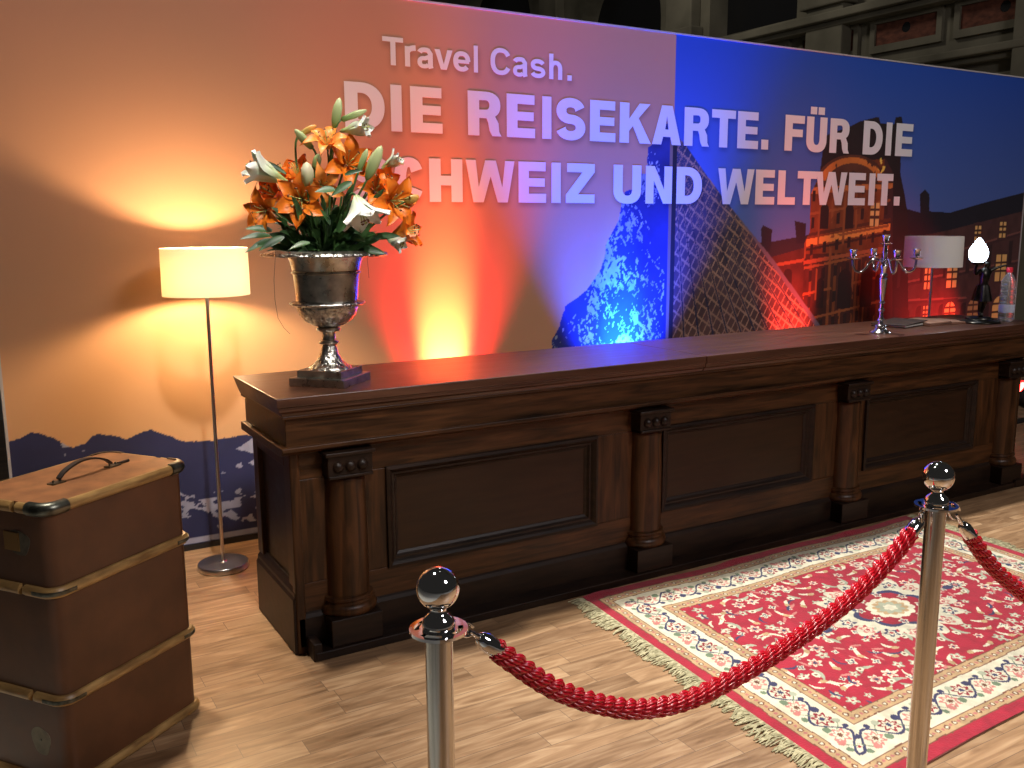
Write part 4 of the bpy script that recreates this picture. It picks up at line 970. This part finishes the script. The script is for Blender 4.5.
# ------------------------------------------------------------------ rug
rug = thing('rug', (3.3, 2.42, 0), 'red oriental rug with cream floral border and central medallion in front of counter', 'rug')
RA, RB, RC, RD = (np.array(p) for p in ((2.125,1.575), (4.42,1.72), (4.475,3.195), (2.24,3.195)))
RW, RH = 2.27, 1.55
nu_, nv_ = 560, 384
U, V = np.meshgrid(np.linspace(0, 1, nu_), np.linspace(0, 1, nv_))
def rug_colors(u, v):
    x = u*RW; y = v*RH; x = x+.012*(fbm(u*40, v*28, 81, 3)-.47); y = y+.012*(fbm(u*40+9, v*28+5, 91, 3)-.47)
    ex = np.minimum(x, RW-x); ey = np.minimum(y, RH-y); e = np.minimum(ex, ey)
    n = fbm(x*30, y*30, 41, 3)[..., None]
    red = np.array((.40,.008,.030)); cream = np.array((.74,.68,.50)); navy = np.array((.035,.035,.10)); tan = np.array((.52,.34,.17)); pink = np.array((.58,.20,.17)); green = np.array((.16,.22,.13)); brown = np.array((.18,.06,.03)); sage = np.array((.40,.42,.30))
    C = np.zeros(x.shape+(3,)); C[:] = red
    def put(m, c): C[m] = c
    def flower(cx, cy, r, petals, c1, c2, c3, rot=0, M=None):
        dx = x-cx; dy = y-cy; box = (np.abs(dx) < r*1.3) & (np.abs(dy) < r*1.3)
        if not box.any(): return
        a = np.arctan2(dy, dx); q = np.hypot(dx, dy); rr = r*(.78+.22*np.cos(petals*(a-rot)))
        m = box if M is None else box & M
        put(m & (q < rr), c1); put(m & (q < rr*.62), c2); put(m & (q < rr*.32), c3)
    def blob(cx, cy, lx, ly, rot, c, M=None, curve=0):
        dx = x-cx; dy = y-cy; ca, sa = math.cos(rot), math.sin(rot); p = dx*ca+dy*sa; q = -dx*sa+dy*ca
        q = q - curve*p*p
        m = (p/lx)**2+(q/ly)**2 < 1
        put(m if M is None else m & M, c)
    # field
    F_ = e > .315
    rs = np.random.RandomState(9); k = 0
    gx_ = .078
    hw, hh = RW/2, RH/2
    pts = []
    for i in range(0, 16):
        for j in range(0, 13):
            px_ = (i+.5*(j % 2))*gx_+.05; py_ = j*.066+.02
            if px_ > hw or py_ > hh: continue
            pts.append((px_+rs.uniform(-.02,.02), py_+rs.uniform(-.018,.018), rs.randint(0, 5), rs.uniform(0, 2*PI), rs.uniform(.6, 1.05)))
    for (px_, py_, kind, rot, sc) in pts:       # mirrored in both directions about the centre
        for sx_, sy_ in ((1,1), (-1,1), (1,-1), (-1,-1)):
            cx, cy = RW/2+sx_*px_, RH/2+sy_*py_; rr = rot if sx_*sy_ > 0 else -rot
            if sx_ < 0: rr += PI if sx_*sy_ > 0 else 0
            if kind == 0: flower(cx, cy, .034*sc, 6, cream, pink, navy, rr, F_)
            elif kind == 1: flower(cx, cy, .028*sc, 5, sage, cream, red, rr, F_)
            elif kind == 2:
                blob(cx, cy, .05*sc, .009, rr, cream, F_, 9); blob(cx+.02*math.cos(rr), cy+.02*math.sin(rr), .016, .012, rr+.6, tan, F_)
            elif kind == 3:
                blob(cx, cy, .045*sc, .010, rr, sage, F_, -9); blob(cx-.02, cy, .018, .014, rr, cream, F_); blob(cx-.02, cy, .007, .006, 0, brown, F_)
            else: flower(cx, cy, .024*sc, 4, cream, navy, cream, rr, F_); blob(cx+.035, cy+.012, .026, .007, rr, pink, F_)
    for i in range(60):
        px_, py_ = rs.uniform(0, hw), rs.uniform(0, hh); rot = rs.uniform(0, PI)
        for sx_, sy_ in ((1,1), (-1,1), (1,-1), (-1,-1)): blob(RW/2+sx_*px_, RH/2+sy_*py_, .032, .006, rot*sx_*sy_, cream if i % 3 else navy, F_, 12*sy_)
    # medallion
    dx = (x-RW/2)/1.25; dy = y-RH/2; a = np.arctan2(dy, dx); q = np.hypot(dx, dy)
    def med(r, lobes, amp, ph=0): return q < r*(1-amp+amp*np.abs(np.cos(lobes*(a)/2+ph)))
    put(med(.285, 16, .26), cream*.9); 
    for i in range(16):
        t = i*PI/8; cx = RW/2+1.25*.225*math.cos(t); cy = RH/2+.225*math.sin(t); flower(cx, cy, .036, 5, pink if i % 2 else navy, cream, red, t)
    for i in range(32):
        t = i*PI/16+.1; blob(RW/2+1.25*.205*math.cos(t), RH/2+.205*math.sin(t), .012, .006, t, (sage, navy, red)[i % 3])
    put(med(.175, 8, .16), navy); put(med(.150, 8, .16), red*.8)
    for i in range(8): flower(RW/2+1.25*.125*math.cos(i*PI/4+.39), RH/2+.125*math.sin(i*PI/4+.39), .024, 5, cream, navy, pink, i)
    put(med(.098, 12, .12), cream); put(med(.072, 12, .2), tan); put(med(.058, 8, .3), sage); put(med(.030, 6, .3), cream)
    for s_ in (-1, 1):
        flower(RW/2+s_*.47, RH/2, .05, 8, cream, navy, pink); blob(RW/2+s_*.415, RH/2, .03, .02, 0, navy)
    # borders
    put(e <= .315, brown); put(e <= .310, tan); put(e <= .262, brown); put(e <= .257, cream); put(e <= .105, brown); put(e <= .100, tan); put(e <= .055, brown); put(e <= .050, red)
    along = np.where(ex < ey, y, x); acr = e
    onx = ex < ey
    for lo_, hi_, per in ((.262, .310, .048), (.058, .100, .045)):
        m = (e > lo_+.004) & (e < hi_-.004); mid = (lo_+hi_)/2; ph = (along/per) % 1
        put(m & (np.hypot((ph-.5)*per, acr-mid) < .011), brown); put(m & (np.hypot((ph-.5)*per, acr-mid) < .006), cream)
        put(m & (np.hypot((((ph+.5) % 1)-.5)*per, (acr-mid)) < .007), pink*.8)
    m = (e > .110) & (e < .254); mid = .182
    for Lx, sel in ((RH, onx), (RW, ~onx)):
        mm = m & sel; per = Lx/round(Lx/.20); ph = along/per*2*PI
        vine = mid+.040*np.sin(ph)
        put(mm & (np.abs(acr-vine) < .006), navy)
        put(mm & (np.abs(acr-(mid-.045*np.sin(ph+.7))) < .0032), green)
        fr = (along/per) % 1
        for c, off, r, c1, c2, c3 in ((.25, -.012, .040, pink, cream, brown), (.75, .012, .040, red*.7, cream, navy)):
            t = (fr-c)*per; aa = np.arctan2(acr-mid-off, t); qq = np.hypot(t, acr-mid-off); rr = r*(.8+.2*np.cos(7*aa))
            put(mm & (qq < rr), c1); put(mm & (qq < rr*.66), c2); put(mm & (qq < rr*.34), c3)
        for c, off, r, c1 in ((.02, .03, .016, navy), (.48, -.03, .016, green), (.10, -.042, .014, pink), (.60, .045, .014, sage), (.40, .046, .012, navy), (.90, -.046, .012, green)):
            t = (((fr-c+.5) % 1)-.5)*per; put(mm & (np.hypot(t, acr-mid-off) < r), c1)
    return C*(.70+.6*n)
cols = rug_colors(U, V)
PXY = (RA*(1-U[..., None])+RB*U[..., None])*(1-V[..., None]) + (RD*(1-U[..., None])+RC*U[..., None])*V[..., None]
hgt = .008+.0012*fbm(U*20, V*16, 51, 3)+.010*np.exp(-((V-1)/.02)**2)*np.maximum(0, np.sin(U*17+1))**3
hgt += .006*np.exp(-((V-0)/.03)**2)*np.maximum(0, np.sin(U*11+2))**3
PXY = PXY + np.stack([0*U, .012*np.sin(U*14)*np.exp(-((1-V)/.25)**2)+.008*np.sin(U*9)*np.exp(-(V/.25)**2)], -1)
RP = np.concatenate([PXY, hgt[..., None]], -1)
rugm = attr_mat('wool_pile', .95, .5)
nt(rugm)[3].inputs['Sheen Weight'].default_value = .25
grid_mesh('pile', RP, cols, rugm, rug)
# selvedge under the edge so the rug has thickness, and the two fringes
mb = MB(); q = [RA, RB, RC, RD]; q = [np.array(p) for p in q]; cc = sum(q)/4
q = [cc+(p-cc)*.992 for p in q]
mb.add([(p[0], p[1], z) for z in (.0008, .0065) for p in q], [(3,2,1,0),(4,5,6,7),(0,1,5,4),(1,2,6,5),(2,3,7,6),(3,0,4,7)]); mb.build('backing', mat('rug_backing', (.28,.10,.08), .95), rug)
fringe_m = vary(mat('cotton_fringe', (.55,.5,.36), .95), lin((150,142,108)), lin((205,196,158)), (1,1,1), 60)
for (p0, p1, sgn) in ((RA, RD, -1), (RB, RC, 1)):
    fm = MB(); rr_ = random.Random(4); Nf = 330
    for i in range(Nf):
        t = (i+.5)/Nf; b = p0*(1-t)+p1*t; ln = .075+rr_.uniform(-.012,.014)+.012*math.sin(t*31)
        a = rr_.uniform(-.35,.35); dx = sgn*ln*math.cos(a); dy = ln*math.sin(a)-.008
        fm.tube([(b[0]-sgn*.006, b[1], .007), (b[0]+dx*.35, b[1]+dy*.3, .0075+rr_.uniform(0,.003)), (b[0]+dx*.75, b[1]+dy*.8, .0045+rr_.uniform(0,.002)), (b[0]+dx, b[1]+dy, .003)], [.0030,.0032,.0028,.0018], 5)
    fm.v = [(p[0], p[1], max(p[2], .0006)) for p in fm.v]
    fr_ = fm.build('fringe', fringe_m, rug); fr_['kind'] = 'stuff'

# ------------------------------------------------------------------ things at the right end of the counter
KX, KY, KZ = 4.435, 3.425, 1.03
ca = thing('candelabra', (KX, KY, KZ), 'five-cup silver candelabra standing empty on the counter', 'candelabra')
MB().lathe([(.001,1.03),(.056,1.03),(.058,1.036),(.050,1.044),(.036,1.050),(.028,1.062),(.034,1.068),(.030,1.076),(.014,1.083)], 28, (KX, KY)).build('base', silver, ca)
MB().lathe([(.013,1.082),(.011,1.095),(.019,1.103),(.019,1.110),(.011,1.118),(.010,1.150),(.018,1.158),(.018,1.164),(.010,1.172),(.009,1.195),(.017,1.203),(.010,1.212),(.013,1.235),(.019,1.30),(.022,1.335),(.014,1.345),(.022,1.352),(.022,1.36),(.012,1.37),(.016,1.39),(.020,1.405),(.012,1.42),(.008,1.45),(.012,1.47),(.012,1.50),(.008,1.52)], 20, (KX, KY)).build('stem', silver, ca)
def cup(x, y, z, parent):
    MB().lathe([(.004,z-.012),(.034,z-.004),(.036,z),(.010,z+.001),(.010,z+.008),(.017,z+.012),(.016,z+.03),(.022,z+.046),(.020,z+.047),(.013,z+.03),(.001,z+.024)], 20, (x, y)).build('candle_cup', silver, parent)
for k in range(4):
    a = math.radians(-32+90*k); dx, dy = math.cos(a), math.sin(a)
    pts = [(KX+dx*r, KY+dy*r, z) for r, z in ((.010,1.415),(.035,1.440),(.062,1.442),(.085,1.422),(.105,1.392),(.130,1.372),(.158,1.380),(.172,1.405),(.175,1.440))]
    arm = MB().tube(catrom(pts, 4), .0065, 8).build('arm', silver, ca)
    cup(KX+dx*.175, KY+dy*.175, 1.452, arm)
cup(KX, KY, 1.533, ca)
# bronze figure lamp
bronze = vary(mat('dark_bronze', (.02,.018,.015), .28, .85), (.012,.011,.010), (.045,.04,.032), (1,1,1), 30, 4)
globe_m = mat('frosted_globe', (.9,.95,1), .4, **{'Emission Color': (.72,.86,1,1), 'Emission Strength': 16.0})
LX, LY, LZ = 5.40, 3.46, 1.03
fl_ = thing('figure_lamp', (LX, LY, LZ), 'dark bronze statuette lamp holding up a glowing white flame globe', 'table lamp')
MB().lathe([(.001,1.03),(.125,1.03),(.128,1.036),(.118,1.047),(.085,1.052),(.08,1.062),(.062,1.068),(.001,1.068)], 8, (LX, LY), a0=.4).build('base', bronze, fl_, .003)
R2, F2 = Vector((_rt.x, _rt.y, 0)), Vector((_rt.y, -_rt.x, 0))   # the figure faces into the hall
def fp(a, b, z): return Vector((LX, LY, 0))+R2*a+F2*b+Vector((0, 0, z))
def skin_figure(name, joints, edges, material, parent, sub=2):
    off = parent.location
    me = bpy.data.meshes.new(name); me.from_pydata([tuple(j[0]-off) for j in joints], edges, []); me.materials.append(material)
    o = bpy.data.objects.new(name, me); COL.objects.link(o); o.parent = parent
    sk = o.modifiers.new('skin', 'SKIN'); sk.use_smooth_shade = True
    for i, j in enumerate(joints):
        r = j[1]; me.skin_vertices[0].data[i].radius = (r, r) if not isinstance(r, tuple) else r
    me.skin_vertices[0].data[0].use_root = True
    ss = o.modifiers.new('sub', 'SUBSURF'); ss.levels = sub; ss.render_levels = sub
    return o
J = [(fp(.010,0,1.245), .030), (fp(.012,.004,1.275), .024), (fp(.015,.006,1.31), .031), (fp(.018,.0,1.345), .025), (fp(.022,.0,1.368), .011), (fp(.026,.004,1.388), .021), (fp(.030,.004,1.408), .016),
     (fp(-.004,.0,1.235), .022), (fp(-.002,.012,1.16), .015), (fp(.000,.0,1.09), .010), (fp(.000,.018,1.066), .009),
     (fp(.026,.0,1.235), .022), (fp(.028,.014,1.165), .015), (fp(.016,-.004,1.095), .010), (fp(.014,.012,1.066), .009),
     (fp(-.012,.0,1.350), .013), (fp(-.042,.004,1.325), .010), (fp(-.046,.006,1.365), .008), (fp(-.036,.006,1.393), .009),
     (fp(.048,.0,1.348), .013), (fp(.085,.004,1.368), .009), (fp(.125,.006,1.380), .007), (fp(.150,.006,1.383), .007)]
Ed = [(0,1),(1,2),(2,3),(3,4),(4,5),(5,6),(0,7),(7,8),(8,9),(9,10),(0,11),(11,12),(12,13),(13,14),(3,15),(15,16),(16,17),(17,18),(3,19),(19,20),(20,21),(21,22)]
skin_figure('figure', J, Ed, bronze, fl_)
skirt = MB(); c_ = fp(.012, .0, 0); skirt.lathe([(.058,1.165),(.050,1.20),(.042,1.235),(.034,1.262)], 22, (c_.x, c_.y), cap=False, squash=lambda a, z: 1+.10*math.sin(7*a)); skirt.build('dress', bronze, fl_)
g_ = fp(-.035, .006, 0)
MB().lathe([(.030,1.388),(.034,1.394),(.034,1.402),(.028,1.406)], 20, (g_.x, g_.y)).build('globe_holder', bronze, fl_)
MB().lathe([(.028,1.404),(.045,1.416),(.055,1.442),(.055,1.468),(.043,1.498),(.024,1.525),(.009,1.546),(.001,1.553)], 24, (g_.x, g_.y)).build('flame_globe', globe_m, fl_)
# water bottle
clear = mat('clear_plastic', (.92,.95,.97), .08, **{'Transmission Weight': .85, 'IOR': 1.30, 'Alpha': 1.0})
WX_, WYb = 5.62, 3.42
wb = thing('water_bottle', (WX_, WYb, 1.03), 'clear plastic water bottle with red cap at right counter end', 'bottle')
rib = []
for i in range(34):
    z = 1.034+i*.0066; rib.append((.043+.0018*math.sin(i*1.25), z))
MB().lathe([(.001,1.036),(.034,1.03),(.042,1.036)]+rib+[(.043,1.262),(.038,1.285),(.026,1.312),(.016,1.328),(.0145,1.338),(.0145,1.345)], 28, (WX_, WYb), squash=lambda a, z: 1+.02*math.sin(6*a)).build('bottle_body', clear, wb)
MB().lathe([(.0435,1.085),(.0455,1.086),(.0455,1.135),(.0435,1.136)], 28, (WX_, WYb), cap=False).build('bottle_label', mat('pale_bottle_label', (.55,.58,.70), .4), wb)
MB().lathe([(.0175,1.336),(.0185,1.339),(.0185,1.362),(.0165,1.366),(.001,1.366)], 24, (WX_, WYb)).build('cap', mat('red_bottle_cap', (.70,.02,.04), .35), wb)
# folder and papers on the counter
def slab(c, w, d, rot, z0, z1, lift=0.0):
    a = math.radians(rot); e1 = Vector((math.cos(a), math.sin(a), 0)); e2 = Vector((-e1.y, e1.x, 0)); c = Vector((c[0], c[1], 0))
    q = [c-e1*w/2-e2*d/2, c+e1*w/2-e2*d/2, c+e1*w/2+e2*d/2, c-e1*w/2+e2*d/2]; li = [0, lift, lift, 0]
    return MB().add([(p.x, p.y, z+l_) for z in (z0, z1) for p, l_ in zip(q, li)], [(3,2,1,0),(4,5,6,7),(0,1,5,4),(1,2,6,5),(2,3,7,6),(3,0,4,7)])
fd = thing('folder', (4.86, 3.62, 1.03), 'dark closed folder lying on the counter beneath the unlit lamp', 'folder')
slab((4.86, 3.62), .30, .21, 12, 1.0305, 1.036).build('back_cover', leather, fd, .001)
slab((4.86, 3.62), .285, .20, 12, 1.0365, 1.043).build('pages', mat('paper_stack', (.6,.57,.5), .8), fd)
slab((4.86, 3.62), .30, .21, 12, 1.0435, 1.048, .012).build('front_cover', leather, fd, .001)
bk = thing('guest_book', (5.17, 3.60, 1.03), 'brown open book lying on the counter left of statuette lamp', 'book')
slab((5.17, 3.60), .40, .26, -4, 1.0305, 1.036).build('cover', vary(mat('brown_book_cover', (.16,.06,.03), .5), (.11,.042,.022), (.2,.08,.045), (1,1,1), 20), bk, .001)
for s_, nm in ((-1, 'left_pages'), (1, 'right_pages')):
    slab((5.17+s_*.096, 3.60-s_*.007), .185, .245, -4, 1.0365, 1.046, s_*-.006).build('pages', vary(mat('tea_brown_pages', (.3,.17,.11), .7), (.24,.12,.075), (.36,.2,.13), (1,1,1), 12), bk)
